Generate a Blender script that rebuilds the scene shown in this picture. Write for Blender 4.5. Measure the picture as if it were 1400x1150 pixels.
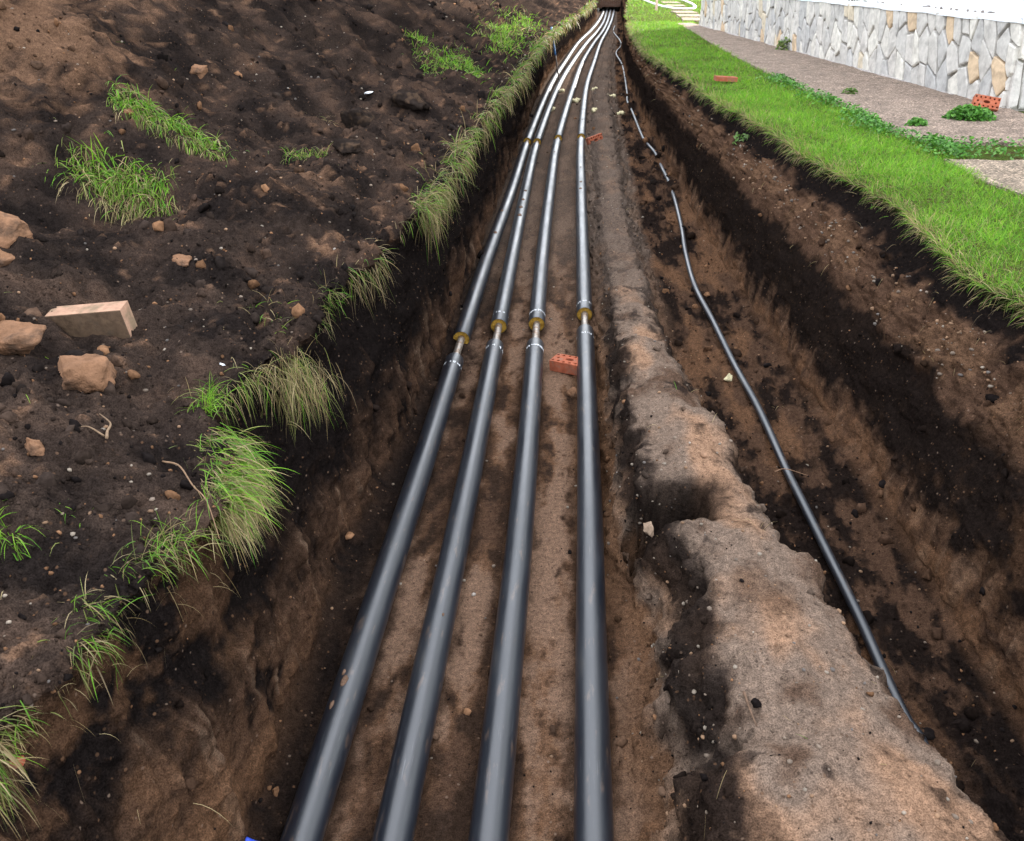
import bpy, bmesh, math, random
import numpy as np
from mathutils import Vector, Matrix, Euler

R = math.radians
random.seed(7)
rng = np.random.default_rng(11)
scene = bpy.context.scene
for o in list(bpy.data.objects):
    bpy.data.objects.remove(o)

# ------------------------------------------------------------------ camera
cam_d = bpy.data.cameras.new('camera')
cam = bpy.data.objects.new('camera', cam_d)
scene.collection.objects.link(cam)
cam.location = (0, 0, 1.6)
cam.rotation_euler = (R(90 - 28.37), 0, R(4.07))
cam_d.sensor_width = 36
cam_d.lens = 29.57
cam_d.clip_start = 0.05
cam_d.clip_end = 4000
cam_d.dof.use_dof = True
cam_d.dof.focus_distance = 4.6
cam_d.dof.aperture_fstop = 10.0
scene.camera = cam
scene.render.resolution_x = 1024
scene.render.resolution_y = 841

# ------------------------------------------------------------------ sky, sun, exposure
SUN_EL, SUN_AZ = R(25), math.atan2(0.6, 0.8)
world = bpy.data.worlds.new('World')
scene.world = world
world.use_nodes = True
wt = world.node_tree
wt.nodes.clear()
sky = wt.nodes.new('ShaderNodeTexSky')
sky.sky_type = 'NISHITA'
sky.sun_disc = False
sky.sun_elevation = SUN_EL
sky.sun_rotation = SUN_AZ
sky.air_density = 1.0
sky.dust_density = 1.0
sky.ozone_density = 1.0
hsv = wt.nodes.new('ShaderNodeHueSaturation')      # paler, dimmer sky blue
hsv.inputs['Saturation'].default_value = 0.45
hsv.inputs['Value'].default_value = 0.55
bgn = wt.nodes.new('ShaderNodeBackground')
bgn.inputs['Strength'].default_value = 0.13
wo = wt.nodes.new('ShaderNodeOutputWorld')
wt.links.new(sky.outputs[0], hsv.inputs['Color'])
veil = wt.nodes.new('ShaderNodeMix')  # even grey veil added to the sky for more top light
veil.data_type = 'RGBA'
veil.blend_type = 'ADD'
veil.inputs['Factor'].default_value = 1.0
veil.inputs['B'].default_value = (4.6, 4.75, 5.0, 1)
wt.links.new(hsv.outputs[0], veil.inputs['A'])
wt.links.new(veil.outputs['Result'], bgn.inputs['Color'])
wt.links.new(bgn.outputs[0], wo.inputs['Surface'])
sun_d = bpy.data.lights.new('sun', 'SUN')
sun_d.energy = 3.2
sun_d.angle = R(0.53)
sun_d.color = (1.0, 0.93, 0.82)
sun = bpy.data.objects.new('sun', sun_d)
scene.collection.objects.link(sun)
sdir = Vector((math.sin(SUN_AZ) * math.cos(SUN_EL), math.cos(SUN_AZ) * math.cos(SUN_EL), math.sin(SUN_EL)))
sun.rotation_euler = sdir.to_track_quat('Z', 'Y').to_euler()
sun.location = (20, 27, 20)
scene.view_settings.view_transform = 'Standard'
scene.view_settings.look = 'None'
scene.view_settings.exposure = 2.0
scene.view_settings.gamma = 1.0

# ------------------------------------------------------------------ noise helpers
_r = np.random.default_rng(3)
PERM = _r.permutation(4096).astype(np.int64)
_g = _r.normal(size=(4096, 3))
GRAD = (_g / np.linalg.norm(_g, axis=1)[:, None]).astype(np.float32)
RND = _r.random((4096, 3)).astype(np.float32)


def hsh(i, j, k):
    return PERM[(PERM[(PERM[i & 4095] + j) & 4095] + k) & 4095]


def gn(p, s=0):
    """gradient noise, about -0.7..0.7"""
    p = np.asarray(p, dtype=np.float32) + np.float32(s * 17.31)
    i = np.floor(p).astype(np.int64)
    f = p - i
    u = f * f * f * (f * (f * 6 - 15) + 10)
    r = 0
    for a in (0, 1):
        for b in (0, 1):
            for c in (0, 1):
                h = hsh(i[..., 0] + a, i[..., 1] + b, i[..., 2] + c)
                g = GRAD[h]
                d = g[..., 0] * (f[..., 0] - a) + g[..., 1] * (f[..., 1] - b) + g[..., 2] * (f[..., 2] - c)
                w = (u[..., 0] if a else 1 - u[..., 0]) * (u[..., 1] if b else 1 - u[..., 1]) * (u[..., 2] if c else 1 - u[..., 2])
                r = r + d * w
    return r


def fbm(p, o=3, s=0, lac=2.1, gain=0.5):
    r, a = 0, 1.0
    p = np.asarray(p, dtype=np.float32)
    for k in range(o):
        r = r + a * gn(p, s + k)
        p = p * lac
        a *= gain
    return r


def worley(p, s=0):
    """distance to the nearest cell point in 3D"""
    p = np.asarray(p, dtype=np.float32) + np.float32(s * 5.7)
    i = np.floor(p).astype(np.int64)
    f = p - i
    best = np.full(p.shape[:-1], 9.0, dtype=np.float32)
    for a in (-1, 0, 1):
        for b in (-1, 0, 1):
            for c in (-1, 0, 1):
                q = RND[hsh(i[..., 0] + a, i[..., 1] + b, i[..., 2] + c)]
                d = (q[..., 0] + a - f[..., 0]) ** 2 + (q[..., 1] + b - f[..., 1]) ** 2 + (q[..., 2] + c - f[..., 2]) ** 2
                best = np.minimum(best, d)
    return np.sqrt(best)


def sst(a, b, x):
    t = np.clip((x - a) / (b - a), 0, 1)
    return t * t * (3 - 2 * t)


def lerp(a, b, t):
    return a + (b - a) * t


def cmix(c0, c1, t):
    return c0 + (np.asarray(c1) - c0) * t[..., None]


# ------------------------------------------------------------------ material helpers
def new_mat(name):
    m = bpy.data.materials.new(name)
    m.use_nodes = True
    nt = m.node_tree
    b = nt.nodes['Principled BSDF']
    return m, nt, b


def N(nt, kind, **kw):
    n = nt.nodes.new(kind)
    for k, v in kw.items():
        if k in n.inputs:
            n.inputs[k].default_value = v
        else:
            setattr(n, k, v)
    return n


def noise(nt, scale, detail=3, rough=0.55, vec=None):
    n = N(nt, 'ShaderNodeTexNoise', Scale=scale, Detail=detail, Roughness=rough)
    if vec is not None:
        nt.links.new(vec, n.inputs['Vector'])
    return n


def ramp(nt, src, stops):
    r = nt.nodes.new('ShaderNodeValToRGB')
    e = r.color_ramp.elements
    while len(e) < len(stops):
        e.new(0.5)
    for k, (p, c) in enumerate(stops):
        e[k].position = p
        e[k].color = (*c, 1) if len(c) == 3 else c
    nt.links.new(src, r.inputs['Fac'])
    return r


def mixc(nt, fac, a, b, mode='MIX'):
    n = nt.nodes.new('ShaderNodeMix')
    n.data_type = 'RGBA'
    n.blend_type = mode
    for sock, v in ((n.inputs['Factor'], fac), (n.inputs['A'], a), (n.inputs['B'], b)):
        if hasattr(v, 'is_linked'):
            nt.links.new(v, sock)
        elif isinstance(v, (int, float)):
            sock.default_value = v
        else:
            sock.default_value = (*v, 1)
    return n.outputs['Result']


def bump(nt, b, src, strength, dist):
    n = N(nt, 'ShaderNodeBump', Strength=strength, Distance=dist)
    nt.links.new(src, n.inputs['Height'])
    nt.links.new(n.outputs[0], b.inputs['Normal'])
    return n


def objco(nt):
    return nt.nodes.new('ShaderNodeTexCoord').outputs['Object']


def soil_mat(name, speck=1.0, base=None):
    m, nt, b = new_mat(name)
    co = objco(nt)
    at = nt.nodes.new('ShaderNodeAttribute')
    at.attribute_name = 'Col'
    n1 = noise(nt, 38, 5, 0.65, co)
    n2 = noise(nt, 190, 2, 0.6, co)
    r1 = ramp(nt, n1.outputs['Fac'], [(0.30, (0.62, 0.62, 0.62)), (0.5, (1.0, 1.0, 1.0)), (0.70, (1.35, 1.33, 1.3))])
    r2 = ramp(nt, n2.outputs['Fac'], [(0.3, (0.5, 0.5, 0.5)), (0.5, (1, 1, 1)), (0.7, (1.5, 1.5, 1.5))])
    c = mixc(nt, 1.0, at.outputs['Color'] if base is None else base, r1.outputs[0], 'MULTIPLY')
    c = mixc(nt, 1.0, c, r2.outputs[0], 'MULTIPLY')
    # crumbs of clay and pale grit
    v = N(nt, 'ShaderNodeTexVoronoi', Scale=52.0)
    nt.links.new(co, v.inputs['Vector'])
    sep = nt.nodes.new('ShaderNodeSeparateColor')
    nt.links.new(v.outputs['Color'], sep.inputs[0])
    gate = ramp(nt, sep.outputs[0], [(0.80, (0, 0, 0)), (0.83, (1, 1, 1))])
    near = ramp(nt, v.outputs['Distance'], [(0.22, (1, 1, 1)), (0.36, (0, 0, 0))])
    mk = nt.nodes.new('ShaderNodeMath')
    mk.operation = 'MULTIPLY'
    nt.links.new(gate.outputs[0], mk.inputs[0])
    nt.links.new(near.outputs[0], mk.inputs[1])
    mk2 = nt.nodes.new('ShaderNodeMath')
    mk2.operation = 'MULTIPLY'
    mk2.inputs[1].default_value = 0.6 * speck
    nt.links.new(mk.outputs[0], mk2.inputs[0])
    gcol = ramp(nt, sep.outputs[1], [(0.0, (0.012, 0.009, 0.008)), (0.45, (0.04, 0.024, 0.016)), (0.8, (0.13, 0.07, 0.04)), (1.0, (0.18, 0.13, 0.10))])
    c = mixc(nt, mk2.outputs[0], c, gcol.outputs[0])
    nt.links.new(c, b.inputs['Base Color'])
    b.inputs['Roughness'].default_value = 0.93
    b.inputs['Specular IOR Level'].default_value = 0.0
    ad = nt.nodes.new('ShaderNodeMath')
    ad.operation = 'MULTIPLY_ADD'
    ad.inputs[1].default_value = 0.5
    nt.links.new(n2.outputs['Fac'], ad.inputs[0])
    nt.links.new(n1.outputs['Fac'], ad.inputs[2])
    ae = nt.nodes.new('ShaderNodeMath')
    ae.operation = 'MULTIPLY_ADD'
    ae.inputs[1].default_value = -0.45
    nt.links.new(v.outputs['Distance'], ae.inputs[0])
    nt.links.new(ad.outputs[0], ae.inputs[2])
    bump(nt, b, ae.outputs[0], 0.7, 0.014)
    return m


def attr_mat(name, rough=0.9, spec=0.25, trans=0.0, nscale=None, lo=0.7, hi=1.35, bscale=None, bd=0.004):
    """colour from the Col attribute with a little noise"""
    m, nt, b = new_mat(name)
    at = nt.nodes.new('ShaderNodeAttribute')
    at.attribute_name = 'Col'
    c = at.outputs['Color']
    if nscale:
        n1 = noise(nt, nscale, 4, 0.6, objco(nt))
        r1 = ramp(nt, n1.outputs['Fac'], [(0.3, (lo,) * 3), (0.7, (hi,) * 3)])
        c = mixc(nt, 1.0, c, r1.outputs[0], 'MULTIPLY')
    nt.links.new(c, b.inputs['Base Color'])
    b.inputs['Roughness'].default_value = rough
    b.inputs['Specular IOR Level'].default_value = spec
    if bscale:
        n2 = noise(nt, bscale, 4, 0.6, objco(nt))
        bump(nt, b, n2.outputs['Fac'], 0.7, bd)
    if trans:
        tr = nt.nodes.new('ShaderNodeBsdfTranslucent')
        nt.links.new(c, tr.inputs['Color'])
        ms = nt.nodes.new('ShaderNodeMixShader')
        ms.inputs[0].default_value = trans
        out = nt.nodes['Material Output']
        nt.links.new(b.outputs[0], ms.inputs[1])
        nt.links.new(tr.outputs[0], ms.inputs[2])
        nt.links.new(ms.outputs[0], out.inputs['Surface'])
    return m


def plain_mat(name, col, rough=0.8, spec=0.3, nscale=20, var=0.3, bscale=60, bd=0.003, metal=0.0, col2=None, nscale2=5):
    m, nt, b = new_mat(name)
    co = objco(nt)
    n1 = noise(nt, nscale, 5, 0.6, co)
    lo = tuple(c * (1 - var) for c in col)
    hi = tuple(min(0.95, c * (1 + var)) for c in col)
    r1 = ramp(nt, n1.outputs['Fac'], [(0.3, lo), (0.7, hi)])
    c = r1.outputs[0]
    if col2:
        n3 = noise(nt, nscale2, 4, 0.6, co)
        r3 = ramp(nt, n3.outputs['Fac'], [(0.5, (0, 0, 0)), (0.66, (1, 1, 1))])
        c = mixc(nt, r3.outputs[0], c, col2)
    nt.links.new(c, b.inputs['Base Color'])
    b.inputs['Roughness'].default_value = rough
    b.inputs['Specular IOR Level'].default_value = spec
    b.inputs['Metallic'].default_value = metal
    if bscale:
        n2 = noise(nt, bscale, 4, 0.6, co)
        bump(nt, b, n2.outputs['Fac'], 0.6, bd)
    return m


M = {}
M['soil'] = soil_mat('soil')
M['spoil'] = soil_mat('spoil_soil', 1.0)
M['clod'] = attr_mat('soil_clod', 0.95, 0.02, 0, 40, 0.6, 1.4, 120, 0.006)
M['pebble'] = attr_mat('pebble', 0.75, 0.3, 0, 60, 0.8, 1.2)
M['grass'] = attr_mat('grass_blade', 0.55, 0.3, 0.35)
M['leaf'] = attr_mat('weed_leaf', 0.5, 0.3, 0.25)
M['root'] = attr_mat('dry_root', 0.9, 0.15, 0, 50)

# ------------------------------------------------------------------ mesh helpers
COLL = scene.collection


def mk(name, V, F, mat, smooth=True, col=None, parent=None):
    """mesh object from numpy arrays; F is one (n,k) array or a list of such"""
    me = bpy.data.meshes.new(name)
    V = np.asarray(V, dtype=np.float32)
    Fs = F if isinstance(F, list) and isinstance(F[0], np.ndarray) else [np.asarray(F)]
    Fs = [np.asarray(f, dtype=np.int32) for f in Fs if len(f)]
    me.vertices.add(len(V))
    me.vertices.foreach_set('co', V.ravel())
    nl = sum(f.size for f in Fs)
    npoly = sum(len(f) for f in Fs)
    me.loops.add(nl)
    me.loops.foreach_set('vertex_index', np.concatenate([f.ravel() for f in Fs]))
    me.polygons.add(npoly)
    st, off = [], 0
    for f in Fs:
        k = f.shape[1]
        st.append(off + np.arange(len(f)) * k)
        off += f.size
    me.polygons.foreach_set('loop_start', np.concatenate(st).astype(np.int32))
    me.polygons.foreach_set('use_smooth', np.full(npoly, smooth))
    if col is not None:
        a = me.attributes.new('Col', 'FLOAT_COLOR', 'POINT')
        c4 = np.ones((len(V), 4), dtype=np.float32)
        c4[:, :3] = np.clip(col, 0, 1)
        a.data.foreach_set('color', c4.ravel())
    me.update(calc_edges=True)
    me.validate()
    me.materials.append(mat)
    o = bpy.data.objects.new(name, me)
    COLL.objects.link(o)
    if parent is not None:
        o.parent = parent
    return o


def tag(o, label=None, cat=None, group=None, kind=None):
    if label:
        o['label'] = label
    if cat:
        o['category'] = cat
    if group:
        o['group'] = group
    if kind:
        o['kind'] = kind
    return o


def empty(name, loc, rz=0):
    o = bpy.data.objects.new(name, None)
    COLL.objects.link(o)
    o.location = loc
    o.rotation_euler = (0, 0, rz)
    o.empty_display_size = 0.1
    return o


def bm_obj(name, bm, mat, parent=None, smooth=False):
    me = bpy.data.meshes.new(name)
    bm.normal_update()
    bm.to_mesh(me)
    bm.free()
    if smooth:
        me.polygons.foreach_set('use_smooth', np.full(len(me.polygons), True))
    me.materials.append(mat)
    o = bpy.data.objects.new(name, me)
    COLL.objects.link(o)
    if parent is not None:
        o.parent = parent
    return o


def tube(P, rad, seg=14, cap=True):
    """V,F of a tube along polyline P with radius (scalar or per point)"""
    P = np.asarray(P, dtype=np.float64)
    n = len(P)
    rad = np.full(n, rad) if np.isscalar(rad) else np.asarray(rad)
    T = np.gradient(P, axis=0)
    T /= np.linalg.norm(T, axis=1)[:, None]
    up = np.array([0, 0, 1.0])
    if abs(T[0] @ up) > 0.9:
        up = np.array([1.0, 0, 0])
    A = np.cross(T, up)
    A /= np.maximum(np.linalg.norm(A, axis=1), 1e-6)[:, None]
    B = np.cross(A, T)
    ang = np.arange(seg) * 2 * math.pi / seg
    V = P[:, None, :] + rad[:, None, None] * (np.cos(ang)[None, :, None] * A[:, None, :] + np.sin(ang)[None, :, None] * B[:, None, :])
    V = V.reshape(-1, 3)
    i = np.arange(n - 1)[:, None] * seg
    j = np.arange(seg)[None, :]
    k = (j + 1) % seg
    F = np.stack([i + j, i + k, i + seg + k, i + seg + j], -1).reshape(-1, 4)
    out = [F]
    if cap:
        V = np.vstack([V, P[:1], P[-1:]])
        c0, c1 = n * seg, n * seg + 1
        jj = np.arange(seg)
        kk = (jj + 1) % seg
        e = (n - 1) * seg
        out.append(np.vstack([np.stack([np.full(seg, c0), kk, jj], -1), np.stack([np.full(seg, c1), e + jj, e + kk], -1)]))
    return V, out


def catmull(P, per=8):
    P = np.asarray(P, dtype=np.float64)
    Q = np.vstack([2 * P[0] - P[1], P, 2 * P[-1] - P[-2]])
    out = []
    for i in range(1, len(Q) - 2):
        for t in np.arange(per) / per:
            a, b, c, d = Q[i - 1:i + 3]
            out.append(0.5 * (2 * b + (c - a) * t + (2 * a - 5 * b + 4 * c - d) * t * t + (3 * b - a - 3 * c + d) * t ** 3))
    out.append(P[-1])
    return np.array(out)


# ------------------------------------------------------------------ terrain profile along the trench (+Y)
def pts(y, tbl):
    t = np.array(tbl)
    return np.interp(y, t[:, 1], t[:, 0])


LIPL = [(-1.35, -9), (-1.34, 1.3), (-1.27, 1.45), (-1.23, 1.7), (-1.2, 1.97), (-1.15, 2.1), (-1.1, 2.25), (-1.12, 2.5), (-1.3, 2.68), (-1.46, 2.9),
        (-1.36, 3.3), (-1.28, 3.6), (-1.33, 4.2), (-1.26, 4.8), (-1.2, 5.4), (-1.08, 6.1), (-1.06, 7.1), (-1.07, 8.7), (-1.04, 11.9), (-0.92, 14.3),
        (-0.85, 21.5), (-0.3, 30.5), (0.25, 38.2), (0.9, 50), (1.3, 75)]
TOEL = [(-1.12, -9), (-1.07, 1.9), (-1.08, 2.5), (-1.12, 3.35), (-1.08, 4.1), (-1.03, 4.9), (-0.985, 8), (-0.95, 10.5), (-0.94, 20), (-0.74, 27), (-0.1, 37), (0.5, 45), (1.0, 53), (1.45, 75)]
LIPR = [(2.55, -9), (2.55, 2), (2.5, 4.3), (2.42, 4.55), (2.3, 4.75), (2.34, 5.1), (2.41, 5.64), (2.47, 6.4), (2.39, 7.2), (2.2, 8.4), (2.13, 10.3), (1.9, 12.1), (1.77, 15), (1.45, 19.8), (1.5, 25.4), (1.75, 35), (2.6, 50), (3.6, 75)]
TOER = [(2.0, -9), (1.97, 2.6), (1.93, 3.4), (1.88, 4.4), (1.8, 5.5), (1.74, 6.8), (1.64, 8.5), (1.56, 10.2), (1.5, 13.9), (1.4, 18.2), (1.4, 24), (1.6, 33), (2.2, 45), (3.2, 75)]
RIDL = [(0.45, -9), (0.43, 1.7), (0.45, 1.85), (0.57, 2.05), (0.53, 2.3), (0.53, 2.65), (0.58, 3.05), (0.45, 3.4), (0.38, 3.8), (0.33, 4.2), (0.31, 5.2), (0.31, 7), (0.3, 10), (0.32, 20), (0.75, 30), (1.5, 45), (2.75, 75)]
RIDR = [(1.45, -9), (1.43, 1.7), (1.37, 1.95), (1.27, 2.35), (1.25, 2.7), (1.10, 3.1), (1.02, 3.5), (0.95, 4.2), (0.86, 4.95), (0.76, 6.3), (0.72, 8), (0.72, 11), (0.78, 16), (0.85, 22), (1.1, 30), (1.75, 45), (2.9, 75)]
RIDZ = [(-0.72, -9), (-0.72, 3), (-0.76, 4.5), (-0.88, 6), (-1.0, 8), (-1.06, 11), (-1.1, 15), (-1.16, 25), (-1.19, 75)]
FLOOR = -1.213

yy = np.linspace(0.5, 75, 20000)
dens = 0.62 * (2.2 / (yy ** 2 + 2.2 ** 2)) / 1.35 + 0.38 * (1 / (yy + 0.3)) / 4.6
cdf = np.cumsum(dens)
cdf = (cdf - cdf[0]) / (cdf[-1] - cdf[0])
NR = 690
Yr = np.concatenate([np.linspace(-9, 0.2, 22), np.interp(np.linspace(0, 1, NR), cdf, yy)])
NRT = len(Yr)
depth = sst(-8.5, -6.5, Yr) * (1 - sst(71, 73, Yr))

jl = gn(np.stack([Yr * 2.6, Yr * 0, Yr * 0], -1), 1) * 0.10 + gn(np.stack([Yr * 7, Yr * 0, Yr * 0], -1), 2) * 0.05
jr = gn(np.stack([Yr * 1.8, Yr * 0, Yr * 0 + 9], -1), 3) * 0.12 + gn(np.stack([Yr * 6, Yr * 0, Yr * 0], -1), 4) * 0.06
lipL0 = pts(Yr, LIPL)
jl = jl * (0.35 + 0.65 * sst(3.5, 6, Yr))
lipL = lipL0 + jl
toeL = pts(Yr, TOEL) + 0.4 * jl
lipR = pts(Yr, LIPR) + jr
toeR = pts(Yr, TOER) + 0.5 * jr
ridL = pts(Yr, RIDL) + gn(np.stack([Yr * 4, Yr * 0 + 3, Yr * 0], -1), 5) * 0.06 + gn(np.stack([Yr * 11, Yr * 0 + 3, Yr * 0], -1), 7) * 0.015
ridR = pts(Yr, RIDR) + gn(np.stack([Yr * 3.2, Yr * 0 + 5, Yr * 0], -1), 6) * 0.09 + gn(np.stack([Yr * 9, Yr * 0 + 5, Yr * 0], -1), 9) * 0.025
ridZ = pts(Yr, RIDZ)


def heap_h(X, Y, lip):
    d = lip - X
    dt = np.interp(Y, [0, 1.5, 3, 5, 6.8, 8.6, 15, 25, 45, 75], [3.6, 3.4, 3.0, 2.3, 1.8, 1.35, 1.2, 0.8, 0.9, 0.9])
    z = 0.02 + 0.17 * sst(0.0, 0.8, d) + 0.05 * sst(0.6, 2.5, d)
    e = d - dt
    rise = 0.66 * 0.25 * np.logaddexp(0, e / 0.25)
    H = 2.5 + 0.5 * gn(np.stack([X * 0.3, Y * 0.3, X * 0], -1), 8)
    rise = -0.35 * np.logaddexp(-rise / 0.35, -H / 0.35) + 0.35 * np.logaddexp(0, -H / 0.35)
    fall = 1 - sst(9, 15, e)
    z = z + np.maximum(rise, 0) * fall
    # local mounds on the bank
    for bx, by, sx, sy, a in ((-2.0, 5.3, 0.5, 0.7, 0.2), (-2.7, 4.1, 0.45, 0.4, 0.12), (-1.75, 7.4, 0.4, 0.9, 0.16), (-1.9, 10.2, 0.45, 0.7, 0.25), (-2.9, 6.1, 0.5, 0.5, 0.12), (-1.6, 3.4, 0.3, 0.3, 0.06)):
        z = z + a * np.exp(-((X - bx) / sx) ** 2 - ((Y - by) / sy) ** 2)
    return z * (1 - sst(60, 90, -X))


def floor_h(X, Y, rl, rr, rz, tl, tr):
    z = np.full_like(X, FLOOR)
    ditch = np.interp(Y, [0, 2.6, 5, 8, 12, 75], [-1.36, -1.30, -1.245, -1.26, -1.26, -1.24])
    z = lerp(z, ditch, sst(rl, rr, X))
    p4 = np.interp(Y, [0, 8, 15.8, 23.1, 29.5, 37.1, 44.6, 52.5, 70], [0.158, 0.14, 0.125, 0.27, 0.56, 0.92, 1.4, 1.86, 2.65])
    st0 = np.maximum(rl - 0.24, p4 + 0.085)
    m = sst(st0, np.maximum(rl + 0.08, st0 + 0.10), X) * (1 - sst(rr - 0.10, rr + 0.15, X))
    z = lerp(z, rz, m)
    # crown of the ridge a little rounded
    t = np.clip((X - rl) / np.maximum(rr - rl, 0.05), 0, 1)
    z = z + m * 0.08 * (4 * t * (1 - t)) * np.clip((rz - FLOOR) / 0.5, 0, 1)
    # hollow broken into the ridge
    wx_ = X + 0.10 * gn(np.stack([X * 7, Y * 7, X * 0], -1), 151)
    wy_ = Y + 0.10 * gn(np.stack([X * 7, Y * 7, X * 0 + 5], -1), 152)
    z = z - 0.40 * np.exp(-((wx_ - 0.54) / 0.19) ** 8 - ((wy_ - 3.46 + 0.25 * (X - 0.56)) / 0.14) ** 8)
    z = z - 0.06 * np.exp(-((X - 0.78) / 0.2) ** 2 - ((Y - 3.4) / 0.25) ** 2)
    # small mounds that bury the conduit
    for bx, by, sx, sy, a in ((1.41, 12.35, 0.16, 0.28, 0.10), (1.4, 14.2, 0.15, 0.3, 0.11), (1.3, 15.95, 0.16, 0.22, 0.1), (1.24, 20.2, 0.2, 0.4, 0.1), (1.27, 22.0, 0.2, 0.3, 0.08), (1.0, 12.6, 0.35, 0.5, 0.05)):
        z = z + a * np.exp(-((X - bx) / sx) ** 2 - ((Y - by) / sy) ** 2)
    z = z + 0.10 * np.exp(-np.maximum(X - tl, 0) / 0.10) + 0.10 * np.exp(-np.maximum(tr - X, 0) / 0.10)
    return z


sections = []    # (name, X, Z) each (rows, cols)
Yc = Yr[:, None]
# left: spoil
n = 318
t = np.linspace(0, 1, n)
off = np.concatenate([np.geomspace(300, 15, 16)[:-1], 14 * (1 - t) ** 1.75 + 0.0])
X = lipL[:, None] - off[None, :]
Yg = np.broadcast_to(Yc, X.shape)
Z = heap_h(X, Yg, lipL[:, None])
Z[:, -1] = 0.0
sections.append(['spoil_heap', X, Z])
zl = Z[:, -1]
# left wall
s = np.linspace(0, 1, 116)[None, :] ** 1.05
zt = FLOOR + 0.10
jag = np.exp(-s / 0.22)
sm = np.interp(Yr, Yr[::1], np.convolve(np.pad(lipL, 40, mode='edge'), np.ones(81) / 81, 'same')[40:-40])[:, None]
wx = lerp(sm, toeL[:, None], s) + (lipL[:, None] - sm) * jag - 0.07 * np.sin(np.clip(s / 0.5, 0, 1) * math.pi) * (1 - s)
wz = zl[:, None] + (zt * depth[:, None] - zl[:, None]) * s
sections.append(['trench_wall_left', wx, wz])
# floor, ridge, ditch
a0 = toeL[:, None]
a1 = np.maximum(ridL - 0.24, toeL + 0.3)[:, None]
a2 = np.maximum(ridR + 0.15, ridL + 0.2)[:, None]
a2 = np.minimum(a2, toeR[:, None] - 0.1)
a3 = toeR[:, None]
for nm, p0, p1, k in (('trench_floor', a0, a1, 140), ('soil_ridge', a1, a2, 126), ('conduit_ditch', a2, a3, 80)):
    s = np.linspace(0, 1, k)[None, :]
    X = lerp(p0, p1, s)
    Z = floor_h(X, np.broadcast_to(Yc, X.shape), ridL[:, None], ridR[:, None], ridZ[:, None], a0, a3) * depth[:, None]
    sections.append([nm, X, Z])
# the wall feet meet the floor edge exactly
sections[1][2][:, -1] = sections[2][2][:, 0]
# right wall
s = np.linspace(0, 1, 160)[None, :]
z0 = sections[4][2][:, -1][:, None]
prof = 0.22 * s + 0.78 * s ** 2.6
sm = np.convolve(np.pad(lipR, 30, mode='edge'), np.ones(61) / 61, 'same')[30:-30][:, None]
X = lerp(toeR[:, None], sm, prof) + (lipR[:, None] - sm) * np.exp(-(1 - s) / 0.2) - 0.05 * np.exp(-((1 - s) / 0.06) ** 2)
X = X + 0.09 * np.exp(-((1 - s) / 0.08) ** 2) * (s < 0.999)
Z = lerp(z0, 0 * z0, s)
sections.append(['trench_wall_right', X, Z])
# right ground
off = np.concatenate([np.linspace(0, 1.2, 36), np.geomspace(1.3, 6, 26), np.geomspace(6.6, 300, 16)])
X = lipR[:, None] + off[None, :]
Z = 0.03 * sst(0, 0.3, off)[None, :] * np.ones_like(X) - 0.03 * (off[None, :] < 1e-6)
Z[:, 0] = 0
sections.append(['ground', X, Z])

ncols = [sec[1].shape[1] for sec in sections]
starts = np.cumsum([0] + ncols)
GX = np.concatenate([sec[1] for sec in sections], 1)
GZ = np.concatenate([sec[2] for sec in sections], 1)
GY = np.broadcast_to(Yc, GX.shape).copy()
P = np.stack([GX, GY, GZ], -1)
secid = np.concatenate([np.full(c, i) for i, c in enumerate(ncols)])


def gnormal(P):
    du = np.gradient(P, axis=1)
    dv = np.gradient(P, axis=0)
    # duplicate seam columns give zero steps: smooth over them
    nrm = np.cross(du, dv)
    l = np.linalg.norm(nrm, axis=-1, keepdims=True)
    return nrm / np.maximum(l, 1e-9)


NRM = gnormal(P)
X, Y, Z = P[..., 0], P[..., 1], P[..., 2]
wsp = (secid == 0)[None, :]
wwl = (secid == 1)[None, :]
wfl = (secid == 2)[None, :]
wri = (secid == 3)[None, :]
wdi = (secid == 4)[None, :]
wwr = (secid == 5)[None, :]
wgr = (secid == 6)[None, :]
# soft blends across seams, in columns
K = np.ones(15) / 15


def soft(w):
    w = np.convolve(np.pad(w[0].astype(float), 7, mode='edge'), K, 'valid')
    return w[None, :]


Ssp, Swl, Sfl, Sri, Sdi, Swr, Sgr = [soft(w) for w in (wsp, wwl, wfl, wri, wdi, wwr, wgr)]
Q = P.copy()
nA = fbm(Q * 1.3, 3, 10)
nB = fbm(Q * 5.0, 3, 20)
nC = fbm(Q * 17.0, 3, 30)
nD = fbm(Q * 46.0, 2, 40)
w1 = worley(Q * 9.0 + 0.25 * nB[..., None], 1)
w2 = worley(Q * 24.0, 2)
streak = fbm(np.stack([X * 4, Y * 11, Z * 1.3], -1), 3, 50)
streak2 = fbm(np.stack([X * 10, Y * 30, Z * 3.5], -1), 2, 55)
down = fbm(np.stack([X * 1.0, Y * 3.2, Z * 1.0], -1), 3, 60)
clm = sst(-0.15, 0.3, nA + 0.5 * nB)
clod1 = np.clip(0.55 - w1, 0, 1) ** 0.8
clod2 = np.clip(0.55 - w2, 0, 1)
far = 1 + 0.03 * np.clip(Y, 0, 40)
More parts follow.
